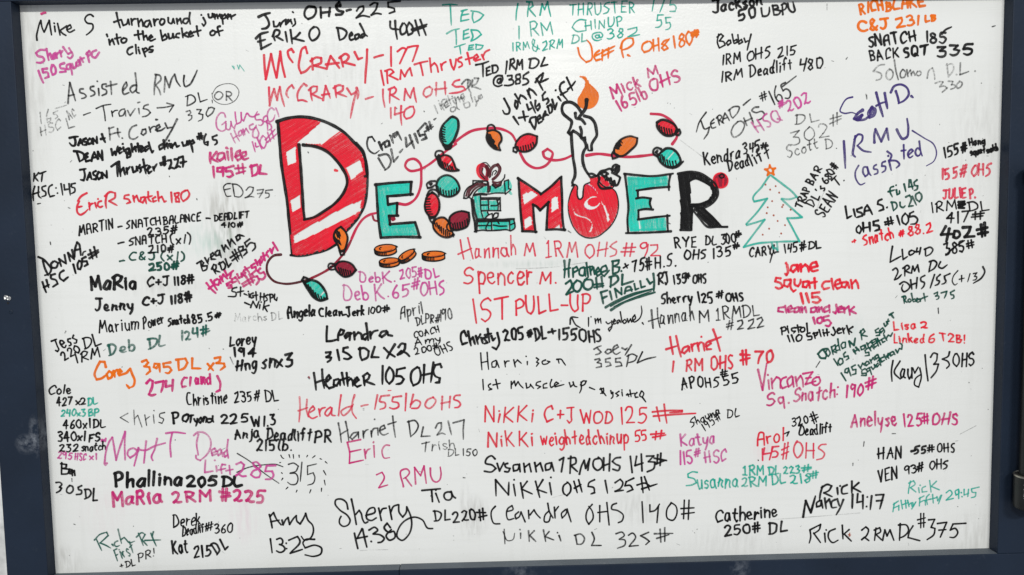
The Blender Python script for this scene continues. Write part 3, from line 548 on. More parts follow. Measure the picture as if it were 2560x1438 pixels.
# ---------------------------------------------------------------- the handwriting
# N ink width | T tile (column,row of the measured photo) | C change of ink | word x0 y0 x1 y1 height | s = free pen stroke
# "~" before a word: a person's name, kept out of the label
NOTES = r"""
T 00
N K 21
s 21 370,402 366,360 378,300 400,222 408,205 422,280 440,322 452,300 478,235 492,205 500,260 515,350
s 21 545,262 552,318
s 21 540,232 546,238
s 21 575,235 590,300 600,352
s 21 668,260 600,305 625,335 660,355
s 21 668,300 712,275 702,250 680,262 668,300 690,322 745,300
s 21 932,165 905,146 865,160 848,195 870,230 925,245 930,275 890,330 862,350
L turnaround jumper into the bucket of clips
s 24 1163,128 1178,200 1200,277
s 24 1138,222 1210,196
s 24 1212,200 1230,255 1265,240 1280,195
s 24 1280,195 1292,247
s 24 1310,188 1318,252
s 24 1315,215 1340,190 1357,190
s 24 1375,188 1387,267
s 24 1387,225 1410,195 1422,215 1428,264
s 24 1492,205 1455,215 1440,255 1465,270 1497,223
s 24 1497,213 1512,267
s 24 1535,193 1545,257
s 24 1545,220 1565,195 1582,194
s 24 1612,190 1595,225 1610,250 1640,230 1640,195 1610,190
s 24 1680,178 1685,225 1710,237 1730,188
s 24 1730,188 1743,234
s 24 1765,188 1772,242
s 24 1775,212 1800,185 1813,237
s 24 1872,185 1840,190 1830,225 1855,237 1887,198
s 24 1897,128 1890,190 1900,242
s 24 2010,150 2014,153
s 24 2030,178 2052,235 2035,260 2018,238
s 24 2080,143 2090,177 2115,172 2122,138
s 24 2122,138 2132,172
s 24 2140,143 2148,192
s 24 2148,167 2165,145 2176,187
s 24 2178,167 2195,145 2210,187
s 24 2215,148 2227,242
s 24 2220,167 2245,143 2257,170 2228,192
s 24 2265,177 2292,160 2280,143 2265,165 2275,192
s 24 2300,148 2312,192
s 24 2312,167 2352,146
s 24 1066,345 1074,367
s 24 1088,395 1097,450
s 24 1097,425 1122,393 1142,447
s 24 1165,343 1172,400 1184,442
s 24 1148,387 1207,373
s 24 1237,380 1210,400 1220,427 1255,420 1264,390 1235,380
s 24 1378,308 1382,360 1390,397
s 24 1343,352 1422,338
s 24 1425,313 1437,402
s 24 1437,372 1460,355 1477,402
s 24 1490,387 1522,370 1510,353 1490,375 1500,407 1552,390
s 24 1603,303 1622,407
s 24 1622,372 1650,345 1667,380 1623,407
s 24 1680,338 1690,387 1715,380 1727,338
s 24 1727,338 1737,382
s 24 1792,335 1765,340 1755,370 1787,378
s 24 1815,283 1827,377
s 24 1867,325 1825,350
s 24 1835,350 1882,372
s 24 1885,347 1917,335 1905,313 1885,335 1895,367 1932,355
s 24 1965,263 1972,320 1982,362
s 24 1933,322 2007,303
s 24 2127,305 2100,325 2105,352 2140,347 2147,315 2120,303
s 24 2197,263 2175,270 2180,310 2192,357
s 24 2158,322 2227,303
s 24 1322,468 1285,485 1270,520 1290,547 1327,530
s 24 1355,448 1362,537
s 24 1385,498 1397,537
s 24 1382,475 1386,478
s 24 1425,488 1452,567
s 24 1430,502 1455,480 1477,500 1438,527
s 24 1527,463 1495,475 1490,490 1527,500 1520,517 1488,522
N P 25
s 26 447,500 400,500 360,530 380,560 430,575 442,600 410,627 368,625
s 26 465,488 487,602
s 26 478,557 500,535 517,592
s 26 525,567 552,555 545,535 525,555 530,587 562,577
s 26 555,528 572,582
s 26 565,547 587,523
s 26 600,508 614,567
s 26 605,532 627,508
s 24 630,470 680,540 720,520 s
s 24 690,480 725,560 700,585 675,570
L 150 Squat Pc
s 26 385,706 405,765 434,827
s 26 472,685 425,690
s 26 425,690 430,725 475,725 487,765 448,782
s 26 522,650 510,700 525,747 550,737 557,690 535,648
s 26 642,630 600,650 605,680 650,690 657,715 598,722
s 26 702,640 670,650 665,690 690,692 707,650
s 26 707,650 722,747
s 26 720,638 735,682 755,672 762,628
s 26 792,610 765,625 765,657 785,657 797,620
s 26 797,613 807,652
s 26 803,573 832,622
s 26 783,602 842,578
s 26 870,528 892,622
s 26 863,542 890,510 907,530 883,562
s 26 962,503 925,520 920,562 945,577 992,523
N G 19
L Assisted RMU
s 20 680,1035 684,960 692,880 698,825
s 20 698,825 715,880 740,960 755,1008
s 20 685,958 745,945
s 20 832,888 800,893 798,920 845,940 862,960 840,980 815,985
s 20 938,862 905,872 905,895 940,915 948,935 925,955 905,962
s 20 985,885 990,955
s 20 972,812 976,815
s 20 1062,840 1022,848 1022,880 1065,905 1062,935 1030,950 1020,955
s 20 1105,815 1110,880 1115,945
s 20 1060,865 1170,838
s 20 1232,900 1270,850 1262,822 1240,850 1225,910 1235,940 1290,925
s 20 1365,850 1320,860 1300,895 1320,925 1365,895
s 20 1352,730 1365,850 1372,925 1392,930
s 20 1560,745 1545,850 1540,948
s 20 1550,745 1600,757 1608,790 1565,840 1550,852
s 20 1560,855 1590,900 1605,948
s 20 1650,770 1645,850 1640,922
s 20 1650,765 1675,830 1690,875
s 20 1690,875 1725,770 1745,742
s 20 1745,742 1770,820 1800,862
s 20 1840,755 1835,820 1850,865 1890,850 1935,780 1970,702
N G 17
- 835 1150 905 1125
s 18 960,1085 1030,1055 1108,1042
s 18 1030,1062 1045,1140 1052,1207
s 18 1115,1110 1125,1167
s 18 1120,1130 1150,1105 1175,1102
s 18 1245,1090 1215,1095 1188,1130 1195,1160 1225,1155 1250,1110
s 18 1250,1105 1256,1162
s 18 1275,1105 1300,1157
s 18 1300,1157 1350,1085
s 18 1385,1085 1392,1140
s 18 1375,1027 1398,1020
s 18 1480,1045 1440,1060 1430,1085 1480,1100 1502,1125 1470,1155 1420,1168
s 17 1570,1078 1650,1072 1730,1055
s 17 1665,1030 1735,1050 1690,1120
DL 1850 1060 2075 1000 105
s 12 2118,1000 2122,1030
OR 2145 990 2330 1005 85
s 10 2120,940 2160,875 2250,838 2340,850 2385,910 2360,990 2280,1040 2190,1035 2130,990 2115,930
L 330
s 17 1860,1115 1895,1105 1905,1125 1880,1150
s 17 1880,1150 1915,1155 1915,1180 1885,1207
s 17 1965,1095 2010,1095 1985,1135
s 17 1985,1135 2025,1145 2020,1190 1980,1212
s 17 2085,1075 2062,1150 2075,1165 2120,1130 2142,1085 2110,1073 2078,1085
N F 16
L 165
s 16 400,1123 405,1180 414,1237
s 16 482,1093 465,1170 475,1222 500,1217 507,1180 475,1187
s 16 577,1108 535,1125
s 16 535,1125 535,1140 565,1145 577,1165 553,1187
s 16 555,1085 610,1068 665,1050
HSC 410 1360 620 1290 100
L 672 1285 745 1270 110
AC 692 1190 772 1158 80
N G 20
L Ft.
s 20 1090,1275 1096,1340 1100,1402
s 20 1088,1285 1140,1268
s 20 1098,1345 1142,1330
s 20 1175,1285 1180,1340 1192,1370
s 20 1148,1330 1207,1320
s 20 1222,1380 1226,1383
s 20 1365,1250 1320,1270 1290,1330 1300,1380 1340,1390 1380,1365
s 20 1425,1295 1410,1335 1430,1350 1460,1325 1455,1290 1425,1295
s 20 1490,1270 1505,1322
s 20 1498,1295 1530,1265 1548,1262
s 20 1558,1195 1576,1195
s 20 1555,1300 1600,1268 1590,1245 1562,1265 1570,1310 1610,1302 1650,1275
s 20 1650,1230 1672,1280 1720,1270
s 22 1770,1190 1720,1290 1640,1430 1615,1480
T x
N K 6
T a
s 23 50,55 95,45 130,42
s 23 95,50 105,90 95,125 75,125 50,100
s 23 130,120 140,90 148,68 160,90 170,118
s 23 138,100 165,98
s 23 200,60 178,68 180,85 205,95 205,115 180,120
s 23 235,60 215,85 225,110 250,100 250,70 235,60
s 23 265,110 262,60
s 23 262,60 300,100
s 23 300,100 298,40
s 23 345,20 358,60 375,95
s 23 335,65 375,55
T x
T 01
C 24
T a
L Weighted chin up
s 22 115,180 130,225 142,270
s 22 90,175 140,180 180,205 180,240 140,272
s 22 215,195 190,205 215,225 195,245 200,268 250,255
s 22 250,265 262,215 275,185 290,215 305,250
s 22 258,235 300,228
s 22 310,245 308,180
s 22 308,180 350,255
s 22 350,255 345,165
s 22 430,155 440,210
s 22 440,210 460,180 470,210
s 22 470,210 490,130
s 22 488,175 520,155 510,145 495,165 505,195 530,180
s 22 540,140 545,180
s 22 535,110 538,113
s 22 585,150 560,165 565,195 590,180 592,150
s 22 592,150 605,195 600,225 575,235 575,210 610,190
s 22 612,110 625,185
s 22 625,160 645,135 655,180
s 22 670,105 680,185
s 22 645,140 700,125
s 22 695,165 720,145 710,130 695,150 700,180 735,165
s 22 760,130 735,145 740,175 770,150
s 22 770,95 785,150 800,185 815,170
s 22 895,110 865,130 870,160 900,145
s 22 905,75 915,160
s 22 915,135 935,105 945,150
s 22 960,110 970,145
s 22 955,80 958,83
s 22 975,110 985,150
s 22 985,130 1010,100 1025,135 1050,125
s 22 1075,95 1085,125 1110,120 1120,85
s 22 1120,85 1125,115 1140,105
s 22 1140,80 1160,130 1172,185
s 22 1145,95 1170,75 1185,95 1160,115
T 01
T x
C 5.5
T a
L 65
s 19 1225,15 1235,75
s 19 1245,10 1255,70
s 19 1210,45 1265,35
s 19 1215,62 1262,52
s 19 1290,20 1275,60 1280,110 1305,120 1310,90 1285,95
s 19 1390,30 1350,45
s 19 1350,45 1355,70 1385,75 1390,100 1370,118
T x
T 01
C 25
T a
L Thruster 227
s 22 145,345 200,335
s 22 180,340 190,400 180,440 150,435
s 22 210,435 225,395 235,370
s 22 235,370 250,430
s 22 218,412 248,405
s 22 290,355 265,370 270,390 295,400 290,430 260,430
s 22 315,365 300,400 315,430 340,410 340,375 315,365
s 22 350,420 345,370
s 22 345,370 390,415
s 22 390,415 388,350
s 22 430,315 465,290 500,265
s 22 480,290 485,350 488,405
s 22 500,270 515,405
s 22 515,360 540,325 555,390
s 22 570,330 575,385
s 22 572,350 600,315
s 22 620,320 630,365 655,355 660,315
s 22 660,315 672,355
s 22 690,300 680,320 700,345 690,370
s 22 720,250 735,330 745,380
s 22 690,330 760,300
s 22 760,340 785,320 775,310 760,340 770,375 800,355
s 22 810,320 820,355
s 22 815,335 845,290
s 22 900,230 910,310
s 22 915,225 920,305
s 22 875,285 935,265
s 22 880,300 930,290
s 22 945,260 970,255 975,280 955,335
s 22 955,335 975,325 1005,335
s 22 1005,250 1035,245 1035,270 1015,325
s 22 1015,325 1040,312 1060,320
s 22 1045,235 1080,222
s 22 1080,222 1085,270 1080,320
s 22 1060,280 1115,268
T 01
T x
N P 5
T i
L Hang SqCl 140
s 16.3 220,135 205,95 175,90 140,125 125,190 145,260 185,278 215,265 225,180
s 16.3 225,180 180,215
s 16.3 225,200 230,255 255,265 275,215 275,180
s 16.3 275,180 290,230 310,250 325,205
s 16.3 318,83 325,150 335,205
s 16.3 335,205 370,190 380,90
s 16.3 380,88 390,160 405,175 430,110
s 16.3 430,110 440,95 470,125 510,130 547,78
s 16.3 275,303 300,360 322,402
s 16.3 310,268 340,340 364,380
s 16.3 300,350 345,320
s 16.3 375,270 355,290 360,330 385,310 385,270
s 16.3 385,270 407,327
s 16.3 400,258 420,317
s 16.3 415,282 430,250 462,300
s 16.3 502,205 465,225 475,260 520,250 537,215
s 16.3 522,240 500,290 505,340 545,342 560,300 540,250 530,220
s 16.3 562,105 525,120 530,160 590,165 605,195 580,220 558,215
s 16.3 637,120 610,140 615,180 645,175 652,130
s 16.3 640,170 650,220 650,272
s 16.3 717,60 690,40 660,70 650,140 670,182 705,165 727,110
s 16.3 735,43 755,90 767,132
s 16.3 495,388 510,440 524,490
s 16.3 525,400 535,440 562,430
s 16.3 545,348 570,410 592,464
s 16.3 602,325 575,370 585,430 610,452 635,410 630,350 605,323
s 16.3 640,190 680,210 690,250 660,270
s 16.3 628,367 727,258
s 16.3 648,392 747,303
s 16.3 690,270 717,362
s 16.3 650,290 682,387
T x
T 01
N M 32
T i
L 195# DL
s 28.4 65,500 62,560 68,610
s 25.8 130,490 75,560
s 24.1 80,560 145,595
s 24.9 192,500 150,510 135,560 160,580 200,550 207,505
s 24.9 207,505 220,572
s 24.9 240,488 252,577
s 24.9 230,448 248,458
s 29.2 280,455 290,580
s 24.9 320,540 370,510 370,475 340,490 325,540 345,577 382,555
s 24.9 380,545 430,520 430,490 395,500 385,545 410,567 457,553
s 24.9 95,643 105,757
s 24.9 192,650 140,655 135,690 175,695 197,655
s 24.9 200,648 195,742
s 24.9 302,633 225,655
s 24.9 225,655 225,690 280,690 297,725 260,747 233,740
s 20.6 350,628 360,712
s 20.6 395,613 405,717
s 20.6 318,660 432,650
s 20.6 333,712 427,685
s 24.9 485,628 495,742
s 24.9 473,642 540,620 557,660 540,715 488,740
s 24.9 580,628 570,710
s 24.9 570,710 647,718
T 01
T 01
N K 21
L HSC:145
s 22 343,296 340,335 335,377
s 22 387,288 345,335
s 22 350,335 382,372
s 22 398,297 462,273
s 22 427,285 420,330 415,377
s 22 347,423 330,490 335,567
s 22 385,428 395,530 412,542
s 22 328,502 397,480
s 22 457,418 420,435 425,460 455,480 457,510 418,527
s 22 522,408 495,425 485,480 500,527 547,515
s 22 560,440 564,443
s 22 575,492 579,495
s 22 610,398 618,450 627,512
s 22 640,408 645,457 692,450
s 22 690,398 695,450 702,512
s 22 752,393 715,400
s 22 715,400 715,430 745,440 747,475 713,497
N R 21
L R snatch 180
s 24 868,490 815,520 773,572
s 24 792,570 770,630 778,690 800,707 840,690 880,653
s 24 785,630 822,622
s 24 890,588 897,662
s 24 893,627 910,600 932,593
s 24 950,588 964,640
s 24 980,550 984,553
s 24 1012,570 985,580 975,615 1000,632 1027,620
s 24 1070,498 1055,580 1062,642
s 24 1048,522 1100,480 1150,490 1150,530 1090,570
s 24 1090,570 1170,614
s 24 1287,508 1245,520 1240,545 1285,555 1302,580 1263,597
s 24 1330,518 1342,582
s 24 1335,547 1365,515 1387,577
s 24 1442,530 1410,535 1400,575 1425,587 1447,545
s 24 1447,533 1462,597
s 24 1480,478 1490,560 1512,577
s 24 1448,537 1522,518
s 24 1552,530 1525,545 1530,577 1567,565
s 24 1575,478 1587,577
s 24 1585,542 1615,525 1640,577 1662,570
s 24 1710,483 1717,587
s 24 1772,490 1745,495 1750,520 1785,545 1790,577 1760,577 1755,545 1785,510 1787,490 1770,486
s 24 1852,465 1815,490 1810,540 1830,572 1870,545 1892,500 1875,463 1850,465
N G 14
L 275
s 15 2302,395 2260,400 2235,425 2245,480 2265,522 2307,520
s 15 2248,457 2302,445
s 15 2325,408 2342,522
s 15 2318,400 2365,405 2410,440 2427,490 2400,527 2343,525
s 15 2458,462 2490,430 2530,435 2525,470 2480,520 2448,537
s 15 2448,537 2510,525 2537,530
s 15 2568,462 2632,453
s 15 2632,453 2610,500 2588,537
s 15 2573,497 2627,488
s 15 2722,458 2655,465
s 15 2655,465 2650,490 2685,495 2687,525 2648,542
N K 20
~MARTIN 790 912 1130 838 95
- 1180 830 1220 822
SNATCH 1262 845 1600 800 80
BALANCE 1635 805 2005 765 80
- 2060 742 2100 745
DEADLIFT 2140 770 2485 740 66
235# 1480 915 1785 890 75
410# 2215 832 2432 828 48
- 1180 995 1240 980
SNATCH 1290 1008 1668 985 78
(x1) 1708 998 1910 985 90
210# 1495 1092 1750 1078 75
C D 22
- 1195 1172 1245 1165
C&J 1295 1168 1562 1150 78
(x1) 1612 1165 1838 1160 85
C D 28
250# 1490 1265 1790 1252 75
N K 24
L HSC 105
s 26 430,1168 445,1230 482,1312
s 26 383,1128 430,1150 480,1200 512,1250 490,1297 448,1312
s 26 532,1175 510,1200 520,1237 560,1235 582,1190 545,1168
s 26 590,1148 612,1222
s 26 590,1148 662,1197
s 26 645,1108 662,1197
s 26 680,1088 702,1172
s 26 680,1088 742,1152
s 26 720,1058 742,1152
s 26 745,1127 750,1050 770,983
s 26 770,983 790,1000 800,1040 807,1112
s 26 748,1062 797,1050
s 26 425,1378 445,1440 462,1482
s 26 465,1358 475,1395 487,1432
s 26 438,1432 492,1405
s 26 552,1298 510,1310 510,1340 560,1360 577,1395 528,1427
s 26 637,1263 600,1290 600,1340 635,1367 682,1328
s 26 733,1203 757,1292
s 26 792,1165 775,1200 780,1247 800,1252 817,1210 810,1175 790,1163
s 26 857,1128 820,1145
s 26 820,1145 825,1175 865,1170 877,1200 843,1222
s 26 900,1058 927,1147
s 26 940,1028 967,1132
s 26 883,1107 982,1058
s 26 893,1142 987,1078
s 18 825,1110 835,1080 858,1070
N K 21
T e
L RDL 135
s 16 75,320 80,360 92,402
s 16 42,337 80,312 100,330 85,360
s 16 85,360 130,355 125,385 95,402
s 16 110,288 140,342
s 16 135,322 145,288
s 16 160,258 165,300 205,300
s 16 160,285 190,262 180,245 162,258
s 16 220,225 200,240 205,270 230,265 237,225
s 16 235,225 250,287
s 16 255,183 280,242
s 16 275,217 285,180 317,217
s 16 305,138 330,197
s 16 325,172 335,130 374,177
s 16 395,95 375,110 385,142 410,125 407,93
s 16 405,93 447,105
s 16 175,373 205,427
s 16 168,385 185,345 205,350 205,380 190,395
s 16 190,395 242,410
s 16 235,328 255,392
s 16 228,342 265,320 285,350 275,385 255,394
s 16 285,298 310,367
s 16 310,367 337,333
s 16 345,238 392,322
s 16 365,218 402,302
s 16 328,287 397,238
s 16 343,312 412,263
s 16 395,213 432,292
s 16 400,198 435,190 435,215 420,230
s 16 420,230 460,215 470,240 438,272
s 16 492,128 450,160
s 16 450,160 465,195 500,160 535,165 540,200 513,232
T 01
N M 26
T e
L Hang squat snatch 55
s 20 123,503 160,550 202,590
s 20 160,478 185,520 214,562
s 20 143,552 187,518
s 20 215,470 190,485 190,515 225,520 237,480
s 20 230,475 247,507
s 20 240,448 265,492
s 20 255,467 265,430 302,467
s 20 278,398 300,440
s 20 300,440 352,398
s 20 325,462 335,420
s 20 332,493 295,510 300,525 335,520 340,540 308,547
s 20 365,460 340,470 345,500 375,490
s 20 370,453 407,507
s 20 385,428 400,460 425,450 420,418
s 20 440,405 425,430 445,440 457,413
s 20 450,368 487,412
s 20 443,397 492,368
s 20 532,338 505,355 510,375 540,365 547,387
s 20 540,308 560,352
s 20 555,332 575,310 582,352
s 20 590,290 575,310 590,330 607,298
s 20 605,248 622,312
s 20 588,282 637,263
s 20 650,230 635,250 652,282
s 20 665,213 682,252
s 20 690,158 732,227
s 20 680,240 695,200
s 20 460,448 502,522
s 20 490,428 522,502
s 20 428,512 522,453
s 20 438,532 532,478
s 20 542,398 510,425
s 20 510,425 530,450 555,445 570,480 548,517
s 20 582,378 560,400
s 20 560,400 580,420 610,410 625,440 600,472 568,465
T 01
N K 36
~MaRia 915 1462 1355 1440 140
C 25
C+J 1480 1430 1690 1405 92
118# 1742 1410 1938 1388 90
T 02
N K 27
~Jenny 952 232 1330 215 120
C+J 1428 180 1642 155 85
118# 1705 165 1932 130 88
N K 20
~Marium 990 455 1380 405 140
Power 1435 408 1640 350 115
C 23
Snatch 1682 378 1895 345 85
85.5 1928 358 2130 318 85
# 2150 302 2208 292 48
N K 20
~Jess 558 640 775 545 120
220 645 722 800 640 85
DL 838 608 1015 570 118
1RM 768 752 1000 690 105
N d 26
~Deb 1082 672 1342 618 105
DL 1482 615 1658 568 100
124# 1818 532 2095 468 95
N O 29
s 30 1057,790 1045,740 1000,735 965,800 945,870 965,914 1010,905 1062,868
s 30 1092,830 1065,860 1080,907 1115,890 1120,850 1090,830
s 30 1135,828 1147,892
s 30 1140,852 1165,820 1187,816
s 30 1180,857 1215,835 1200,815 1180,840 1190,872 1232,860 1260,850 1298,803
s 29 1300,805 1320,860 1345,930 1330,980 1290,998 1262,965
L 395 DL x3
s 28 1418,737 1460,718 1480,745 1450,780
s 28 1440,783 1490,790 1500,830 1458,867
s 28 1582,760 1545,755 1535,790 1560,802 1590,760
s 28 1590,760 1597,842
s 28 1702,743 1632,755
s 28 1632,755 1635,790 1690,790 1712,820 1680,852 1648,845
s 28 1780,713 1785,827
s 28 1758,717 1850,705 1872,745 1840,800 1785,824
s 28 1920,703 1918,802
s 28 1918,802 2007,805
s 28 2073,758 2132,827
s 28 2132,753 2078,822
s 28 2143,702 2200,690 2190,735 2160,750
s 28 2160,750 2235,755 2245,785 2198,822
C M 29
L 274
s 32 1463,952 1495,915 1525,930 1520,985 1488,1062
s 32 1488,1062 1505,1072 1557,1062
s 32 1553,947 1632,930
s 32 1632,930 1625,985 1608,1042
s 32 1660,928 1655,985 1717,973
s 32 1727,918 1720,1032
Cl 1810 990 1905 980 90
and 1952 970 2108 958 110
s 29 2170,880 2200,950 2195,1020 2155,1040
N K 21
~Cole 490 1062 712 1060 95
427 568 1182 715 1165 80
x2 755 1168 862 1162 70
C T 20
DL 878 1182 975 1160 72
240x3 612 1285 850 1275 68
BP 888 1280 982 1268 68
C K 20
460x1 632 1410 905 1398 90
DL 932 1400 1055 1392 82
T 03
C K 23
340x1 580 105 850 92 95
FS 892 105 1000 98 78
C 20
232 595 207 780 200 70
snatch 815 202 1052 185 88
C P 18
295 575 270 718 280 68
HSC 748 292 862 292 72
x1 895 285 970 280 66
xx1 1012 105 1055 102 35
N K 21
T h
L 305 DL
s 12 140,528 138,597
s 12 133,535 170,540 165,560 145,565
s 12 145,565 187,570 180,595 138,602
s 12 190,590 207,575 190,568 185,595 207,600
s 12 205,573 208,612
s 12 208,592 220,578 224,610
s 12 103,655 130,655 140,665 125,685
s 12 125,685 138,690 130,705 106,720
s 12 190,675 175,690 172,715 190,724 212,705 208,680 190,673
s 12 267,675 245,685
s 12 245,685 248,700 265,705 265,725 233,732
s 12 290,698 295,752
s 12 286,700 315,700 327,720 315,745 286,760
s 12 345,693 340,770
s 12 340,770 367,768
T 03
T 02
N K 21
~Christine 1875 1178 2268 1155 125
235# 2345 1140 2600 1122 105
DL 2645 1140 2790 1135 110
N G 13
T h
s 8 562,213 513,240 567,272
s 8 600,193 605,287
s 8 605,247 625,225 652,302
s 8 670,223 682,292
s 8 675,252 702,233
s 8 725,223 730,277
s 8 728,195 731,198
s 8 797,208 765,220 765,235 790,250 780,277 758,270
T 02
C K 26
Po 1732 1352 1880 1335 125
Tyon 1880 1350 2060 1342 85
d 2060 1340 2140 1338 70
225 2210 1358 2470 1340 90
W1.3 2522 1382 2752 1370 105
T 03
N P 24
L T Dead Lift
s 30 1052,335 1070,318
s 22 1045,325 1060,200 1100,90 1122,60
s 22 1122,60 1140,160 1160,290
s 22 1160,290 1185,200 1225,80 1250,3
s 22 1250,3 1246,120 1250,285
s 22 1382,200 1330,170 1285,190 1275,235 1300,265 1350,230 1384,165
s 22 1384,165 1365,250 1340,347
s 22 1460,98 1450,200 1438,317
s 22 1570,73 1545,180 1515,270 1527,292
s 22 1398,185 1450,190 1540,150 1652,117
s 22 1658,20 1740,10 1852,22
s 22 1720,15 1700,130 1708,257
s 22 1982,28 1965,120 1980,237
s 22 1935,42 1975,10 2050,20 2100,80 2100,170 2060,240 2000,292 1960,270 1958,240
s 22 2115,222 2160,200 2145,170 2115,190 2120,242 2167,225
s 22 2202,178 2170,200 2180,242 2205,220 2210,188
s 22 2210,188 2225,252
s 22 2267,190 2235,215 2245,257 2275,235
s 22 2278,83 2268,180 2280,267
s 22 2052,288 2045,412
s 22 2045,412 2127,398
s 22 2160,348 2165,404
s 22 2145,290 2149,293
s 22 2252,335 2220,330 2208,360 2215,422
s 22 2183,387 2252,372
s 22 2290,343 2300,432
s 22 2258,395 2327,380
285 2360 445 2755 478 155
C G 14
s 14 2370,222 2480,290 2640,420 2786,520
s 14 2365,410 2470,365 2640,335 2760,332 2826,355
N G 17
T 13
3 305 525 435 525 215
1 440 510 460 510 195
5 508 548 620 545 215
C K 14
s 14 248,240 262,265 280,275
s 14 330,235 340,268
s 14 372,235 376,275
s 14 430,240 432,265
s 14 515,242 505,260
s 14 590,245 562,268
s 14 640,275 658,282
s 14 692,305 712,322
s 14 675,395 700,440
s 14 682,490 692,540
s 14 655,570 652,605
s 14 548,585 535,620
s 14 410,590 400,612
s 14 318,560 298,580
s 14 268,470 255,490
s 14 255,415 265,425
s 12 238,315 248,312
T 03
N K 36
~Phallina 1155 552 1810 538 150
205 1872 555 2155 548 105
DL 2222 550 2420 550 98
N M 34
~MaRia 1130 745 1612 712 135
2RM 1738 712 2118 695 105
#225 2200 695 2645 710 115
N K 19
~Derek 1725 955 2005 935 120
Deadlift 1818 1050 2072 1000 90
# 2060 1002 2132 985 75
360 2145 1022 2315 1008 90
N K 24
~Kat 1725 1222 1880 1205 130
215 1940 1265 2105 1245 118
DL 2158 1230 2290 1165 115
N d 17
L RX
s 18 943,1087 1000,1030 1065,1008 1082,1040 1040,1080 1000,1115
s 18 1000,1115 1060,1140 1107,1167
s 18 963,1078 990,1135 1017,1192
s 18 1120,1128 1132,1147
s 18 1177,1095 1150,1108 1143,1135 1160,1150 1197,1140
s 18 1180,978 1215,1122
s 18 1210,1082 1240,1060 1260,1080 1290,1112 1347,1097
s 18 1383,1018 1410,1080 1432,1142
s 18 1363,1057 1420,1013 1450,1030 1420,1085
s 18 1420,1085 1472,1142
s 18 1508,1018 1540,1100 1562,1147
s 18 1448,1090 1607,1085
s 18 1533,1003 1518,1060
First 1172 1292 1352 1215 120
C K 14
+DL 1205 1378 1352 1335 65
PR! 1385 1305 1548 1248 80
T 13
N K 23
s 23 133,833 150,900 162,967
s 23 140,852 175,813 200,870 252,937
s 23 148,905 232,888
s 23 260,888 270,937
s 23 270,937 300,880 320,862 335,932
s 23 335,932 385,860 402,843
s 23 402,843 410,900 440,927 470,880 497,823
s 22 495,820 520,890 565,940 572,1010 535,1075 480,1085 452,1050
13 145 1218 300 1215 150
: 298 1195 330 1190 120
2 345 1220 475 1195 145
s 23 585,1080 485,1090 470,1110 490,1165 600,1140 655,1170 650,1220 580,1250 490,1235
N K 23
s 22 918,778 900,710 850,678 795,690 790,720 830,780 920,850 940,890 920,935 870,950 835,920 835,880 850,850
s 23 953,678 975,780 1002,932
s 23 995,832 1030,790 1050,820 1065,880 1090,917 1117,905
s 23 1098,842 1190,800 1180,765 1140,770 1105,820 1110,877 1150,892 1202,865
s 23 1225,768 1252,892
s 23 1240,822 1265,775 1302,768
s 23 1330,748 1357,882
s 23 1345,812 1375,750 1422,733
s 22 1425,735 1430,810 1465,858 1500,810 1505,755 1545,850 1555,930 1520,1040 1455,1090 1412,1060 1430,960 1500,885 1590,858 1660,885 1720,970 1765,972
L 14.38
s 24 983,1018 1000,1100 1017,1172
s 24 1060,973 1010,1070
s 24 1010,1070 1112,1050
s 24 1065,978 1085,1070 1107,1157
s 24 1150,1100 1154,1103
s 24 1128,987 1190,960 1215,985 1170,1025
s 24 1170,1025 1250,1040 1280,1070 1250,1107 1218,1112
s 24 1342,962 1310,918 1280,960 1330,1010 1375,1000 1387,1060 1330,1087 1300,1050 1352,980
N K 22
~T 1675 708 1850 700 120
~ia 1815 715 1988 672 140
DL 1775 900 1950 888 105
220# 1970 908 2310 880 110
T 12
N K 25
~Angela 320 300 592 280 115
Clean 635 288 865 275 95
- 875 270 905 265
Jerk 912 285 1080 265 95
C 20
100 1122 265 1245 238 68
# 1268 248 1338 235 62
T 02
N f 14
~Marchs 2345 340 2660 325 85
DL 2712 325 2822 310 75
N K 19
T e
L Strict HSPU
s 14 382,540 345,555 340,570 375,585 375,610 308,618
s 14 415,538 412,617
s 14 388,582 442,570
s 14 445,595 472,607
s 14 485,593 488,627
s 14 480,575 483,578
s 14 522,588 500,600 505,630 527,625
s 14 545,578 550,652
s 14 518,612 562,605
s 14 585,588 582,652
s 14 615,593 612,652
s 14 580,620 617,622
s 14 647,603 625,615 640,635 640,650 618,657
s 14 665,598 668,667
s 14 658,605 685,600 690,620 668,634
s 14 705,598 705,640 720,652 727,625
s 14 450,670 497,690
s 14 500,712 520,658
s 14 520,658 550,712
s 14 550,712 572,658
s 14 580,688 575,722
s 14 590,665 593,668
s 14 620,658 605,732
s 14 657,693 615,705
s 14 620,710 642,747
T 02
T 12
N G 18
~April 1445 302 1668 255 125
DL 1602 378 1690 352 92
PR# 1692 352 1832 348 90
190 1842 335 1962 305 105
N K 30
L 315 DL x2
s 30 710,383 705,470 705,532
s 30 705,532 750,530 807,516
s 30 820,522 822,470 845,415 878,425 865,460 825,472
s 30 952,455 915,450 885,480 895,500 930,470 942,448
s 30 942,448 935,522
s 30 980,443 985,517
s 30 985,482 1020,445 1045,455 1057,512
s 30 1110,455 1075,470 1065,505 1090,515 1115,480
s 30 1100,353 1112,440 1120,522
s 30 1140,438 1145,507
s 30 1145,472 1175,435 1217,423
s 30 1302,430 1255,440 1235,475 1255,490 1300,455 1312,438
s 30 1312,438 1320,470 1362,478
s 30 698,645 745,640 735,670 703,690
s 30 703,690 750,695 745,715 713,740
s 30 812,618 832,722
s 30 917,593 875,600 870,635 920,660 952,690 920,710 878,705
s 30 1040,598 1042,680 1057,722
s 30 1028,610 1080,600 1125,630 1115,690 1058,722
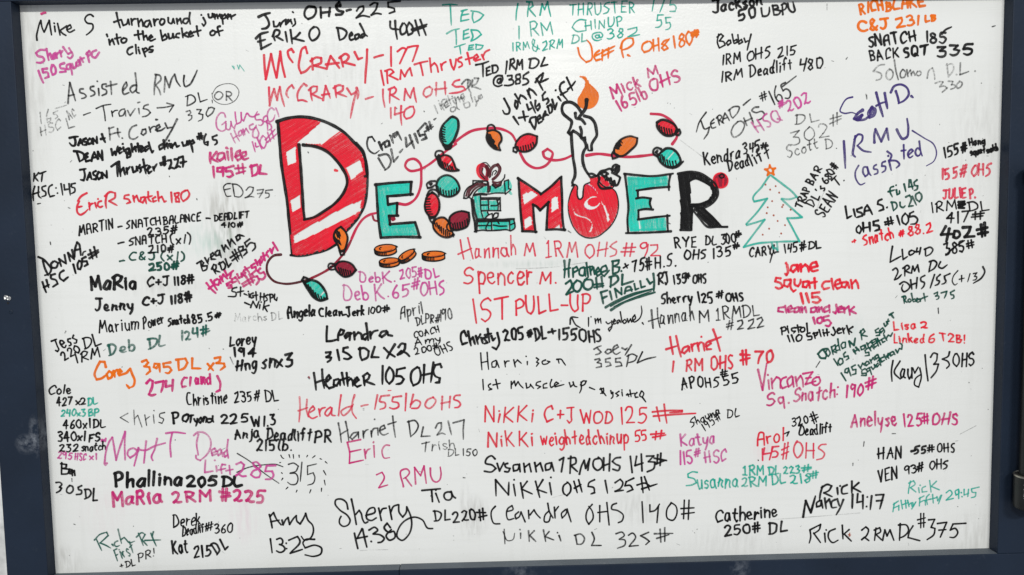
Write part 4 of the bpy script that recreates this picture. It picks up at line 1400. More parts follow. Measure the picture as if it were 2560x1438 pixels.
s 30 1185,588 1165,650 1153,690
s 30 1153,690 1227,692
s 30 1278,598 1330,650 1387,687
s 30 1387,563 1340,640 1308,702
s 30 1423,592 1455,555 1490,560 1485,610 1440,660 1415,667 1450,630 1500,650 1532,682
N K 16
COACH 1585 502 1832 438 62
~Amy 1590 582 1855 530 75
200# 1595 665 1838 605 65
OHS 1800 682 1975 618 88
N K 29
L 105 OHS
s 30 578,848 590,930 600,1020
s 30 660,813 665,900 682,1002
s 30 598,945 682,915
s 30 710,932 745,900 730,870 705,900 700,970 730,1002 792,983
s 30 822,910 780,920 775,965 805,977 835,920
s 30 835,920 840,977
s 30 858,848 870,910 882,972
s 30 838,922 932,890
s 30 905,848 917,982
s 30 915,932 945,905 960,920 967,982
s 30 990,947 1025,920 1010,895 985,920 985,965 1010,987 1052,970
s 30 1075,888 1085,977
s 30 1068,882 1110,850 1135,870 1120,910 1085,930
s 30 1085,930 1187,967
s 30 1265,778 1262,962
s 30 1332,793 1300,850 1305,930 1330,957 1365,920 1370,840 1340,793
s 30 1487,798 1410,815
s 30 1410,815 1400,880 1450,885 1475,910 1450,950 1398,962
s 30 1612,790 1560,830 1548,920 1570,974 1620,950 1645,870 1630,800 1600,790
s 30 1680,768 1672,952
s 30 1772,743 1745,942
s 30 1668,870 1762,850
s 30 1852,792 1840,760 1790,770 1770,830 1790,880 1835,900 1830,942 1788,947
N r 21
s 22 435,1088 440,1200 430,1337
s 22 510,1113 505,1220 522,1287
s 22 423,1227 517,1195
s 22 540,1242 585,1205 570,1180 540,1210 530,1280 560,1302 612,1283
s 22 628,1208 640,1282
s 22 635,1242 655,1205 692,1193
s 22 745,1190 710,1215 690,1260 710,1277 745,1240 757,1198
s 22 757,1198 762,1270 792,1275
s 22 850,1068 835,1170 825,1277
s 22 962,1180 900,1195 850,1240 870,1272 920,1240 972,1160
s 22 985,1068 960,1160 965,1250 1002,1302
- 1050 1180 1120 1165
L 155lb OHS
s 23 1212,1068 1186,1212
s 23 1332,1072 1250,1080
s 23 1250,1080 1235,1130 1290,1150 1290,1190 1238,1212
s 23 1452,1080 1370,1090
s 23 1370,1090 1360,1130 1420,1150 1425,1180 1375,1207 1333,1195
s 23 1500,1053 1490,1227
s 23 1570,1063 1540,1192
s 23 1545,1162 1600,1120 1640,1140 1620,1195 1553,1202
s 23 1770,1090 1710,1120 1692,1180 1720,1202 1775,1170 1795,1120 1765,1090
s 23 1860,1083 1855,1217
s 23 1940,1083 1930,1197
s 23 1848,1152 1937,1135
s 23 2037,1070 1985,1080 1975,1110 2020,1130 2042,1160 2020,1190 1983,1195
C F 10
s 9 1066,1205 1080,1200 1078,1220 1064,1218
N G 19
L DL 217
s 20 823,1348 840,1440 852,1542
s 20 895,1333 915,1430 927,1527
s 20 843,1462 922,1415
s 20 1022,1440 970,1450 940,1490 960,1512 1010,1460 1022,1438
s 20 1022,1438 1025,1502
s 20 1070,1428 1075,1502
s 20 1072,1462 1100,1420 1122,1413
s 20 1150,1428 1155,1492
s 20 1152,1452 1175,1405 1212,1398
s 20 1215,1398 1220,1472
s 20 1185,1312 1189,1315
s 20 1235,1427 1290,1400 1280,1370 1245,1390 1240,1440 1270,1467 1322,1450
s 20 1365,1278 1375,1380 1392,1492
s 20 1318,1362 1402,1335
s 20 1525,1328 1545,1487
s 20 1513,1337 1590,1325 1620,1370 1600,1430 1548,1482
s 20 1670,1388 1650,1482
s 20 1650,1482 1742,1478
s 20 1793,1397 1820,1350 1850,1345 1850,1400 1808,1467
s 20 1808,1467 1860,1450 1892,1462
s 20 1918,1328 1952,1467
s 20 1968,1347 2077,1316
s 20 2077,1316 2070,1400 2070,1512
T 13
N M 21
~E 935 332 1082 312 215
~ri 1088 278 1198 272 170
~C 1258 285 1352 270 155
2 1228 568 1335 542 165
RMU 1462 545 1852 500 165
N G 15
~Trish 1650 212 1988 172 100
DL 1912 256 2035 246 72
150 2062 246 2206 246 72
N K 24
T l
L 1RM OHS 143
s 13 122,70 100,50 70,65 60,95 105,110 127,130 100,152 53,148
s 13 135,98 150,147
s 13 150,147 177,93
s 13 202,98 185,105 190,122 217,130 205,152 183,150
s 13 267,105 240,110 240,147 265,140 277,103
s 13 277,103 282,152
s 13 305,98 312,154
s 13 312,122 340,100 352,152
s 13 375,93 385,152
s 13 385,117 410,95 427,147
s 13 472,95 445,105 445,142 470,135 482,93
s 13 482,93 497,147
s 13 533,77 560,60
s 13 560,60 552,110 545,152
s 13 605,53 600,162
s 13 588,67 635,65 637,95 605,112
s 13 605,112 647,150
s 13 660,167 675,110 690,78
s 13 690,78 700,130
s 13 700,130 725,68
s 13 725,68 714,142
s 13 787,65 755,75 750,120 775,142 807,115 800,75 780,58
s 13 815,63 815,142
s 13 855,38 850,147
s 13 815,112 850,100
s 13 922,60 890,65 870,85 895,105 917,115 910,142 873,135
s 13 985,53 997,157
s 13 1025,53 1015,112 1067,95
s 13 1055,38 1060,147
s 13 1088,52 1135,50 1100,87
s 13 1100,87 1142,90 1135,130 1093,152
s 13 1160,43 1155,102
s 13 1180,33 1175,112
s 13 1138,65 1217,80
s 13 1148,102 1207,78
T 13
N K 22
T l
L OHS 125
s 13 125,203 128,307
s 13 125,203 207,300
s 13 207,300 210,218
s 13 240,233 252,307
s 13 243,203 246,206
s 13 285,223 302,322
s 13 327,213 290,262
s 13 290,262 360,294
s 13 380,213 407,317
s 13 427,203 390,265
s 13 390,265 452,287
s 13 470,223 482,300
s 13 478,188 481,191
s 13 587,220 560,240 562,292 580,305 602,280 600,235 580,216
s 13 625,213 647,287
s 13 655,203 677,282
s 13 628,257 672,233
s 13 757,203 720,225 715,245 752,255 757,285 733,294
s 13 825,208 840,290
s 13 888,222 920,200 937,220 925,255 888,277
s 13 888,277 942,270
s 13 1007,193 960,215
s 13 960,215 950,242 985,240 1002,265 963,282
s 13 1055,188 1067,287
s 13 1075,183 1107,270
s 13 1028,237 1080,225 1117,247
s 13 1058,262 1157,230
T 13
N K 20
s 20 2390,750 2355,790 2352,870 2375,920 2435,925
T l
L OHS 140
s 11 195,407 237,390 230,368 205,385 195,430 205,457 242,450
s 11 272,408 250,430 255,452 275,440 287,408
s 11 287,408 314,472
s 11 335,398 338,452
s 11 345,427 370,395 385,420 410,447
s 11 467,400 440,430 440,472 460,472 477,430
s 11 458,353 470,410 492,447
s 11 500,378 505,447
s 11 505,402 527,373
s 11 572,393 545,420 550,447 575,420 582,388
s 11 582,393 607,472
s 11 742,360 710,400 705,460 720,487 747,450 740,400 720,373
s 11 790,368 790,472
s 11 835,348 850,492
s 11 778,412 837,405
s 11 897,353 870,365 865,387 905,400 940,430 930,467 908,477
s 11 1060,343 1067,477
s 11 1110,363 1110,407 1140,400 1172,358
s 11 1165,370 1155,477
s 11 1247,350 1220,390 1225,452 1255,462 1282,420 1275,370 1245,348
s 11 1330,333 1325,452
s 11 1360,333 1355,457
s 11 1308,387 1392,382
s 11 1313,422 1394,412
T 13
N G 16
T l
L DL 325
s 8 180,518 185,612
s 8 173,533 205,592 235,585 247,543
s 11 285,543 285,577
s 11 280,520 283,523
s 11 335,528 340,597
s 11 372,528 340,560
s 11 345,560 382,597
s 11 430,523 445,597
s 11 467,533 440,565
s 11 440,565 497,587
s 11 530,558 542,594
s 11 520,540 523,543
s 11 635,558 645,612
s 11 628,557 670,550 692,575 675,612 643,614
s 11 740,538 755,580 738,622
s 11 738,622 800,622
s 11 893,547 935,538 947,555 915,582
s 11 915,582 952,590 952,615 903,640
s 11 973,557 1000,543 1017,560 978,627
s 11 978,627 1037,622
s 11 1102,538 1050,560
s 11 1050,560 1080,575 1107,595 1083,617
s 11 1175,518 1180,602
s 11 1205,508 1205,597
s 11 1138,547 1257,545
s 11 1153,577 1232,553
T 13
T 11
N r 20
s 20 2040,958 2055,1060 2075,1150
s 20 2115,938 2140,1040 2167,1147
s 20 2018,1102 2152,1043
~annah 2185 1140 2600 1110 180
~M 2682 1118 2792 1115 135
$RM 2892 1132 3225 1122 168
OHS 3292 1135 3620 1120 145
#92 3655 1112 4045 1130 135
N R 23
~S 2080 1408 2175 1395 165
~pencer 2225 1402 2760 1395 190
M. 2838 1395 3006 1390 122
T 12
1ST 2175 330 2525 305 225
PULL-UP 2592 262 3336 232 168
T 21
N D 25
T f
L 200# DL FINALLY
s 20 40,118 45,200 40,277
s 20 90,108 80,190 82,272
s 20 38,202 97,185
s 20 120,190 122,272
s 20 122,230 165,200 155,175 130,188
s 20 222,180 190,190 185,250 215,257 230,200
s 20 230,200 237,262
s 20 245,138 262,272
s 20 228,187 302,170
s 20 275,173 287,252
s 20 285,212 310,180 322,247
s 20 335,232 372,210 355,183 335,210 345,262 382,240
s 20 385,228 437,200 425,163 390,180 385,240 410,262 457,208
s 20 490,123 490,242
s 20 483,125 547,113 540,145 500,170
s 20 500,170 552,180 545,215 488,242
s 20 570,215 573,218
s 22 53,332 95,300 110,330 58,432
s 22 58,432 122,403
s 22 155,303 125,340 130,390 160,407 195,370 195,320 155,298
s 22 250,283 220,320 225,370 260,387 300,360 295,300 228,295
s 20 335,278 345,382
s 20 385,268 397,367
s 20 308,342 402,330
s 20 318,367 407,350
s 22 475,268 470,367
s 22 458,272 530,260 542,290 510,330 463,357
s 22 580,248 575,342
s 22 575,342 682,308
s 22 380,413 402,517
s 22 378,412 442,393
s 22 393,467 437,448
s 20 463,403 482,482
s 20 510,378 527,462
s 20 510,378 572,432
s 20 572,432 570,368
s 20 600,422 620,365 650,360 667,402
s 20 608,402 672,385
s 20 690,333 700,387 732,375
s 20 745,308 755,367 792,355
s 22 808,288 835,332 862,313
s 22 867,238 875,310 870,397
s 22 423,552 500,505 640,440 860,382
s 16 470,540 560,490 700,432 855,380
s 24 473,577 560,522 700,465 882,412
s 10 500,545 650,475 850,400
T 21
C K 22
+ 1132 1272 1188 1240 95
75# 1205 1278 1405 1240 115
H.S. 1425 1242 1640 1212 115
N K 22
~RYE 1628 1042 1850 1028 110
DL 1928 1010 2042 1005 92
300 2092 1002 2235 982 92
# 2232 938 2290 925 58
OHS 1728 1155 1942 1140 92
135 2008 1140 2190 1112 102
# 2208 1050 2275 1040 58
N K 24
~RJ 1458 1408 1572 1395 112
135 1618 1400 1735 1385 92
# 1735 1352 1788 1340 52
OHS 1808 1392 1938 1385 88
T 22
N K 25
~Sherry 1492 155 1800 142 105
125 1868 150 2012 150 105
# 2045 105 2122 95 68
OHS 2138 138 2316 130 82
N G 19
T f
s 22 850,578 855,650 865,747
s 15 905,558 910,650 930,742
s 15 823,682 922,650
T 22
~annah 1482 362 1820 325 165
~M 1878 345 1972 330 125
$RM 2038 325 2285 300 128
DL 2302 298 2472 290 122
#222 2142 420 2520 392 95
N K 21
s 20 580,362 590,295 660,296
s 20 600,305 640,372 682,396
T f
L I'm yealous!
s 14 265,648 265,732
s 14 288,640 291,643
s 14 325,658 332,707
s 14 330,682 350,655 358,697
s 14 355,677 375,655 382,702
s 14 428,688 445,705 472,690
s 14 480,678 480,740 460,772 450,755 475,730 502,700
s 14 495,690 517,675 505,663 495,685 505,707 527,695
s 14 547,670 530,680 535,702 557,680
s 14 555,673 567,697
s 14 560,593 577,692
s 14 602,665 585,680 595,702 617,685 605,663
s 14 625,658 635,692 657,658
s 14 655,658 667,692
s 14 670,682 702,650 695,623 675,650 685,687 735,660 760,600 755,538
s 14 765,695 777,712
T 22
T 12
N K 27
s 29 2102,480 2080,430 2060,440 2045,510 2060,562 2112,545
s 29 2118,433 2132,510 2147,577
s 29 2140,522 2165,490 2187,562
s 29 2195,478 2217,562
s 29 2210,512 2237,473
s 29 2250,498 2264,552
s 29 2240,465 2244,468
s 29 2302,490 2270,500 2290,520 2312,545 2278,557
s 29 2313,408 2322,480 2332,542
s 29 2283,470 2352,453
s 29 2350,478 2365,522 2392,498
s 29 2410,448 2427,560 2400,612 2358,590
205 2482 525 2685 512 115
# 2715 492 2762 482 72
DL 2785 522 2905 502 118
+ 2925 480 3006 470 90
155 3025 522 3210 520 118
OHS 3235 538 3450 530 122
N K 19
T p
L 1st muscle up assisted
s 13 38,73 42,140 48,210
s 13 90,68 95,140 102,207
s 13 42,152 95,140
s 13 162,133 130,150 130,187 155,187 167,138
s 13 167,138 187,192
s 13 230,138 238,187
s 13 235,162 250,140 270,138
s 13 305,128 318,187
s 13 312,157 335,130 367,157
s 13 415,143 415,170
s 13 405,100 408,103
s 13 488,113 507,125 490,147
s 13 490,147 507,155 488,182
s 13 562,130 535,145 540,162 570,162 597,145 575,138
s 13 665,128 672,157
s 13 653,125 690,125 705,145 724,172
s 13 55,288 60,372
s 13 117,323 100,335 105,352 127,365 103,374
s 13 160,288 177,364
s 13 138,332 197,318
s 13 285,303 285,362
s 13 290,327 310,300 320,342
s 13 320,337 340,305 355,330 382,357
s 13 405,318 410,357 435,345 442,323
s 13 440,330 467,360
s 13 522,303 490,315 485,332 522,345 498,362
s 13 572,318 545,330 545,357 577,355
s 13 612,288 600,330 605,352
s 13 610,352 667,320 650,308 635,325 640,347 712,328
s 13 755,313 765,347 787,328
s 13 785,308 800,342 817,347
s 13 850,308 850,370 838,397
s 13 845,332 865,300 892,300 880,325 848,342
s 13 918,352 962,370
s 13 1010,358 1025,402
s 13 1003,367 1030,358 1032,385 1008,402
s 13 1025,385 1052,420
s 13 1090,378 1095,402 1112,395
s 13 1105,390 1105,430 1093,442
s 13 1157,383 1130,400 1152,415 1138,427
s 13 1180,388 1185,422
s 13 1180,372 1183,375
s 13 1225,403 1237,427
s 13 1245,373 1255,427
s 13 1218,412 1282,398
s 13 1302,393 1285,410 1290,432 1312,430
s 13 1337,383 1325,420 1345,432 1357,400 1340,378
s 13 1345,430 1374,470
T 12
T 22
N G 19
L 355 DL
s 20 818,612 865,585 892,578
s 20 850,600 890,640 870,655 833,667
s 20 952,615 930,640 950,657 990,640 987,615 950,610
s 20 1010,622 1062,590 1050,568 1020,585 1010,640 1035,662 1082,640
s 20 1098,598 1130,617 1152,598
s 20 1192,568 1160,620 1128,672
s 20 828,717 870,705 880,720 850,745
s 20 850,745 890,755 892,785 838,797
s 20 982,700 935,710
s 20 935,710 935,740 975,745 987,770 938,787
s 20 1082,700 1035,705
s 20 1035,705 1035,740 1085,745 1097,775 1033,787
s 20 1165,668 1155,730 1143,787
s 20 1148,682 1200,660 1247,680 1230,720 1163,747
s 20 1302,638 1250,747
s 20 1250,747 1340,710 1437,688
N R 25
s 27 1578,488 1590,570 1607,662
s 27 1638,478 1660,580 1687,687
s 27 1538,612 1642,580
s 27 1757,580 1710,600 1695,640 1720,652 1755,615 1767,588
s 27 1767,588 1772,637
s 27 1790,563 1802,632
s 27 1795,592 1815,560 1837,553
s 27 1850,548 1867,632
s 27 1855,577 1880,545 1897,543
s 27 1910,553 1922,627
s 27 1890,487 1894,490
s 27 1945,582 1985,555 1970,530 1940,550 1945,612 1992,610
s 27 2008,413 2040,500 2077,630
s 27 1988,527 2087,488
1 1600 842 1610 842 115
RM 1738 828 1902 820 118
OHS 1988 820 2206 800 145
C 28
#70 2280 772 2605 742 135
N K 22
~AP 1698 1018 1832 982 105
OHS 1862 992 2066 985 105
# 2082 890 2148 880 68
55 2118 972 2270 942 95
T 12
N R 22
~NiKKi 2285 1342 2775 1335 165
C+J 2888 1342 3190 1345 155
WOD 3248 1348 3562 1355 132
125 3648 1352 3898 1345 152
s 24 3958,1238 4100,1225 4255,1222 4255,1235 4130,1245
s 24 3968,1280 4150,1265 4390,1252
s 22 4000,1190 4015,1260 4032,1332
s 22 4075,1160 4085,1250 4102,1350
T 13
N R 22
~NiKKi 2320 152 2770 145 145
weightedchinup 2846 140 3716 120 150
55 3790 102 3908 92 105
# 3950 92 4098 72 90
T 22
N K 16
~Shauna 1792 1392 2080 1255 90
195# 1930 1430 2098 1305 85
DL 2148 1305 2280 1280 80
T 23
N P 22
~Katya 1692 148 2025 122 120
115 1678 332 1800 322 128
# 1822 258 1895 245 82
HSC 1928 322 2145 305 130
N T 20
~S 1742 552 1835 548 145
~usanna 1855 570 2260 555 140
2RM 2298 558 2535 540 100
DL 2592 532 2740 515 98
218 2782 522 2975 510 92
# 2985 478 3066 462 72
$RM 2308 442 2510 435 98
DL 2558 435 2670 425 78
223 2712 422 2875 415 74
# 2890 408 2986 392 64
N R 22
~Arol 2450 145 2720 98 130
C K 20
s 18 2706,32 2766,5 2745,50
320 2798 -42 2962 -82 80
# 3002 -72 3070 -100 110
Deadlift 2872 48 3186 15 100
C r 22
1 2495 290 2510 290 115
4 2510 285 2590 280 115
5 2600 270 2672 262 110
# 2692 285 2778 265 150
OHS 2818 262 3125 275 160
T 22
N M 23
s 28 2456,815 2480,920 2502,1022
s 24 2502,1022 2520,900 2542,756
s 24 2560,920 2568,1012
s 24 2554,868 2558,871
s 24 2590,903 2600,1007
s 24 2598,947 2640,890 2665,900 2680,1000
s 24 2737,890 2700,905 2680,955 2700,1002 2742,985
s 24 2792,880 2750,920 2760,987 2795,960 2802,890
s 24 2802,890 2812,987
s 24 2830,888 2845,982
s 24 2840,932 2880,875 2895,900 2907,987
s 24 2905,857 3002,838
s 24 3002,838 2960,900 2930,962
s 24 2930,962 3032,930
s 24 2935,902 2987,893
s 24 3042,890 3005,915 3000,955 3030,972 3077,930 3065,890 3035,890
C 26
Sq. 2546 1185 2776 1140 125
Snatch: 2812 1142 3256 1092 145
190 3330 1090 3505 1075 125
# 3531 1025 3650 985 115
T 31
N A 32
s 32 190,1208 195,1290 185,1307 168,1295
s 32 180,1190 184,1193
s 32 292,1210 240,1215 225,1260 250,1277 285,1240 294,1213
s 32 294,1213 302,1274
s 32 325,1203 330,1277
s 32 330,1237 370,1205 395,1225 407,1277
s 32 428,1237 492,1220 480,1180 440,1190 420,1230 440,1267 497,1260
C 28
T k
L squat clean 115
s 21.1 107,225 70,220 60,250 110,270 122,300 90,312 63,300
s 21.1 192,235 140,240 135,285 165,297 192,260
s 21.1 192,240 195,310 215,337 237,323
s 21.1 225,233 230,280 255,292 275,260 277,233
s 21.1 337,250 300,255 295,295 325,302 347,260
s 21.1 347,250 357,307
s 21.1 395,223 400,312
s 21.1 363,262 417,253
s 21.1 522,250 480,255 460,290 475,317 522,305
s 21.1 540,228 557,320
s 21.1 570,282 617,265 610,233 580,245 570,287 590,312 622,300
s 21.1 667,255 630,260 625,295 655,302 677,260
s 21.1 677,260 692,307
s 21.1 705,238 717,312
s 21.1 715,272 745,240 760,265 770,310
s 23.4 278,353 300,442
s 23.4 325,353 349,432
s 21.1 437,343 375,350
s 21.1 375,350 375,387 425,385 447,410 420,432 378,425
T 31
C M 28
T k
L clean and Jerk 105
s 19.5 132,470 90,475 85,505 132,512
s 19.5 145,458 157,520
s 19.5 165,497 207,480 195,458 170,475 175,512 217,505
s 19.5 257,470 225,480 225,512 250,510 267,478
s 19.5 267,473 274,517
s 19.5 285,468 292,517
s 19.5 292,492 315,470 327,517
s 19.5 402,470 365,480 365,512 395,510 412,473
s 19.5 412,473 420,514
s 19.5 430,468 437,512
s 19.5 437,492 455,470 467,510
s 19.5 522,460 480,480 480,512 512,500
s 19.5 520,453 525,517
s 19.5 580,448 585,495 575,522 553,510
s 19.5 600,492 637,480 625,463 600,475 600,512 637,512
s 19.5 645,473 652,522
s 19.5 650,492 677,468
s 19.5 685,463 697,537
s 19.5 732,468 695,500
s 19.5 700,500 750,524
s 21.8 385,558 400,614
s 19.5 452,555 420,570 420,602 445,607 462,580 450,553
s 19.5 517,543 470,555
s 19.5 470,555 475,587 515,580 537,605 515,632 488,625
T 31
T 32
N K 28
T k
L Pistol 110 Split Jerk
s 16.4 115,643 120,707
s 16.4 108,652 145,640 152,665 120,677
s 16.4 165,648 177,692
s 16.4 165,633 168,636
s 16.4 227,645 200,655 205,672 232,675 218,692
s 16.4 250,623 262,687
s 16.4 233,647 282,638
s 16.4 292,645 275,660 285,682 312,670 305,643 290,643
s 16.4 330,608 337,687
s 16.4 168,713 187,767
s 16.4 200,708 222,767
s 16.4 262,705 240,730 250,760 280,750 287,715 260,703
s 16.4 357,690 330,700 335,717 372,720 372,742 338,750
s 16.4 390,688 402,737
s 16.4 383,697 422,685 415,707 395,717
s 16.4 435,663 452,722
s 16.4 470,683 480,717
s 16.4 468,665 471,668
s 16.4 500,658 507,714
s 16.4 478,692 522,683
s 16.4 555,643 572,690 555,712 538,700
s 16.4 590,672 622,660 605,648 590,665 595,692 627,688
s 16.4 635,648 647,697
s 16.4 640,672 657,648
s 16.4 670,628 692,702
s 16.4 722,638 680,665
s 16.4 685,665 714,687
T 32
N D 26
T c
L 105 Hang snatch 195 hang
s 19 15,475 50,440 85,430
s 19 60,440 85,490 75,510 35,505 20,480
s 14 95,430 80,465 100,495 115,470 100,435
s 14 125,415 140,480
s 14 125,420 155,400 160,425 135,450
s 14 135,450 170,465
s 14 185,400 160,420 165,450 190,440
s 14 178,352 185,400 197,447
s 14 220,380 205,400 215,430 240,420 240,380 220,378
s 18 270,370 280,420
s 18 270,370 310,405
s 18 310,405 320,345
s 14 365,285 375,360
s 14 358,300 385,270 400,290 370,320
s 14 370,320 420,330
s 14 145,515 180,570
s 14 195,510 180,540 195,565 220,545 215,515 195,510
s 14 240,460 225,475
s 14 225,475 230,500 260,490 268,510 245,525
s 18 305,440 325,475
s 18 325,420 355,450
s 18 310,455 350,435
s 14 390,405 365,415 370,440 395,430 400,400
s 14 400,400 410,430
s 14 415,385 430,420
s 14 425,395 445,375 465,395
s 14 480,355 455,365 460,385 485,370
s 14 485,350 500,380 505,350
s 14 510,265 485,280 490,300 520,295 520,320 490,325
s 14 540,265 520,280 530,300 550,280
s 14 545,260 560,290 550,310
s 14 555,225 565,250 580,235 575,210
s 14 575,210 590,230
s 14 590,190 585,210 600,205
s 18 600,155 632,135
s 18 610,148 635,180
s 14 425,425 400,445 405,465 430,460 435,485 400,490
s 14 430,420 450,450
s 14 440,430 455,405 475,435
s 14 490,385 470,400 480,420 500,405
s 14 500,385 512,410
s 14 500,345 530,400
s 14 495,375 530,360
s 14 555,345 535,355 545,380 565,370
s 14 555,320 580,365
s 14 575,345 590,320 610,330 625,300
s 14 205,630 245,695
s 14 265,590 240,600 235,625 255,630 268,600
s 14 265,595 285,655
s 14 320,565 290,580
s 14 290,580 300,605 325,600 325,635 295,645
s 14 345,565 370,600
s 14 365,585 380,550 400,570
s 14 415,535 400,550 410,570 430,555
s 14 425,535 440,555
s 14 440,520 455,550
s 14 450,530 465,505 480,525
s 14 500,480 480,495 490,515 510,500
s 14 505,480 520,520 500,535
s 14 400,595 375,610 375,635 410,630 410,650 370,650
s 14 430,590 410,600 420,620 440,605
s 14 435,585 455,645
s 14 450,580 465,600 480,580 475,560
s 14 475,560 490,585
s 14 505,550 490,565 500,580 515,560
s 14 515,520 530,570
s 14 550,500 525,510 535,540 560,525
s 14 555,480 575,520
s 14 580,500 600,480 590,470 578,490 595,510
s 14 625,455 605,465 610,490 635,475
s 14 630,455 645,480
s 14 650,440 665,465
s 14 665,465 680,430
s 14 680,430 700,435 700,395 682,385
T 32
N A 22
~Lisa 1262 420 1480 406 88
2 1532 398 1602 396 66
Linked 1258 552 1560 545 85
6 1602 542 1660 537 78
T2B! 1718 535 1970 546 80
N K 22
s 22 1248,725 1232,830 1238,932
s 22 1318,730 1262,850 1320,910
au 1325 900 1440 895 165
s 20 1445,800 1465,850 1500,790
s 20 1515,800 1530,880 1505,990 1465,970 1470,910 1530,860
L 135
s 22 1568,668 1580,800 1597,928
s 22 1623,692 1655,650 1690,660 1680,730 1655,762
s 22 1655,762 1702,760 1680,830 1628,897
s 22 1812,638 1800,680 1740,710
s 22 1740,710 1800,740 1810,770 1783,802
OHS 1858 790 2056 772 132
N M 25
~Anelyse 828 1395 1285 1372 135
125 1358 1385 1535 1368 118
# 1548 1362 1612 1352 105
OHS 1638 1370 1895 1368 118
T 33
N K 21
~HAN 1098 280 1332 268 122
C 26
55 1462 230 1582 212 72
C 20
s 30 1430,200 1470,192
# 1592 212 1668 205 78
OHS 1692 215 1862 206 88
N K 22
~VEN 1105 518 1288 470 118
93 1372 442 1490 412 82
# 1492 406 1566 388 88
OHS 1618 390 1795 370 92
N t 20
T m
L Filthy Fifty 29:45
s 10.1 780,308 770,350 765,392
s 10.1 768,322 800,305 812,325 780,352
s 10.1 780,352 817,382
s 10.1 835,353 840,387
s 10.1 845,335 848,338
s 10.1 882,343 860,355 860,382 892,378
s 10.1 910,303 920,382
s 10.1 957,308 920,345
s 10.1 925,345 977,367
s 10.1 670,458 660,517
s 10.1 663,467 697,443
s 10.1 663,492 692,478
s 10.1 700,473 700,507
s 10.1 715,438 725,497
s 10.1 745,438 750,492
s 10.1 728,467 767,453
s 10.1 760,438 770,482
s 10.1 770,467 785,455 792,482
s 10.1 795,453 800,477 817,448
s 10.1 814,453 788,497
s 10.1 845,418 840,477
s 10.1 838,427 872,408
s 10.1 843,452 872,438
s 10.1 880,438 882,472
s 10.1 907,398 890,415 895,467
s 10.1 878,442 917,428
s 10.1 930,398 935,457
s 10.1 913,432 962,418
s 10.1 960,413 965,442 987,403
s 10.1 992,403 970,462
s 10.1 1023,387 1050,370 1062,385 1023,437
s 10.1 1023,437 1072,425
s 10.1 1107,363 1085,375 1090,402 1110,390 1108,363
s 10.1 1108,370 1108,427
s 10.1 1125,385 1128,388
s 10.1 1130,412 1133,415
s 10.1 1145,363 1145,402 1177,390
s 10.1 1175,363 1170,412
s 10.1 1247,348 1195,360
s 10.1 1195,360 1200,382 1225,385 1220,412 1193,420
T 33
N K 27
T m
L 14:17
s 14.7 180,343 165,395 160,440
s 14.7 173,352 215,330 242,340 225,370 190,387
s 14.7 190,387 247,414
s 14.7 280,353 285,400
s 14.7 300,340 303,343
s 14.7 347,333 315,350 315,392 352,390
s 14.7 380,308 380,392
s 14.7 427,318 385,355
s 14.7 390,355 442,382
s 16.6 48,552 65,440
s 16.6 65,440 100,522
s 16.6 100,522 132,408
s 14.7 162,440 140,455 140,482 165,475 172,438
s 14.7 172,438 182,492
s 14.7 195,423 205,497
s 14.7 205,452 225,430 242,482
s 14.7 267,433 245,445 245,487 277,485
s 14.7 280,428 295,477
s 14.7 322,433 300,490 273,537
s 16.6 385,398 382,492
s 14.7 420,393 415,452 452,445
s 14.7 455,403 455,497
s 14.7 485,415 488,418
s 14.7 480,480 483,483
s 14.7 515,408 505,502
s 14.7 543,402 597,398
s 14.7 597,398 570,497
s 14.7 548,442 592,438
T 33
N K 27
T m
L 2RM DL 375
s 12.9 95,640 100,690 90,730
s 12.9 95,640 167,603 160,635 120,667
s 12.9 120,662 167,727
s 12.9 195,663 200,724
s 12.9 205,640 208,643
s 12.9 267,633 225,655 220,690 250,727 287,710
s 12.9 315,608 320,702
s 12.9 362,638 325,670
s 12.9 330,670 377,717
s 12.9 448,642 475,620 492,635 480,680 448,707
s 12.9 448,707 465,690 497,714
s 12.9 545,628 535,712
s 12.9 533,642 570,625 577,650 545,672
s 12.9 545,672 582,707
s 12.9 590,712 605,640
s 12.9 605,640 620,682 640,640
s 12.9 640,640 667,712
s 12.9 710,598 705,712
s 12.9 698,607 755,610 767,640 740,680 703,697
s 12.9 797,613 770,660 763,692
s 12.9 763,692 844,714
s 11 850,528 850,627
s 11 870,528 870,622
s 11 828,572 882,558
s 11 833,597 882,590
s 12.9 903,572 945,568 920,622
s 12.9 920,622 947,630 940,670 893,707
s 12.9 963,597 1027,588
s 12.9 1027,588 1000,650 983,690
s 12.9 973,642 1022,638
s 12.9 1157,595 1070,600
s 12.9 1070,600 1050,642 1085,630 1102,655 1075,692 1048,690
T 33
T 23
N K 25
~Catherine 2038 912 2650 855 140
250# 2122 1050 2498 1005 100
DL 2560 1030 2752 1002 112
T 31
N K 25
155# 1768 138 1990 75 100
C 22
Hang 2010 18 2165 -5 75
squat 2025 118 2168 86 72
snatch 2185 92 2295 62 66
N r 27
155# 1738 360 1985 322 112
OHS 2032 322 2218 320 122
~JULIE 1745 548 1980 535 92
~P. 2018 540 2072 532 98
N K 19
1RM 1632 685 1880 650 98
s 30 1900,580 1960,575 1900,610 1965,600 1905,635 1960,640
DL 1985 668 2215 668 98
C 22
417 1782 782 2000 780 112
# 2035 765 2172 748 82
C 31
T d
L 402
s 26 935,600 895,670
s 26 895,670 990,665
s 26 965,620 940,730
s 26 1010,640 1000,690 1025,700 1055,675 1045,645 1010,640
s 26 1080,610 1145,605
s 26 1145,605 1130,650 1095,690
s 26 1095,690 1180,685
s 26 1235,585 1245,690
s 26 1265,570 1270,680
s 26 1200,630 1290,610
s 26 1210,665 1295,650
T 31
C 22
385 1778 1108 1962 1068 112
# 1988 1045 2070 1028 78
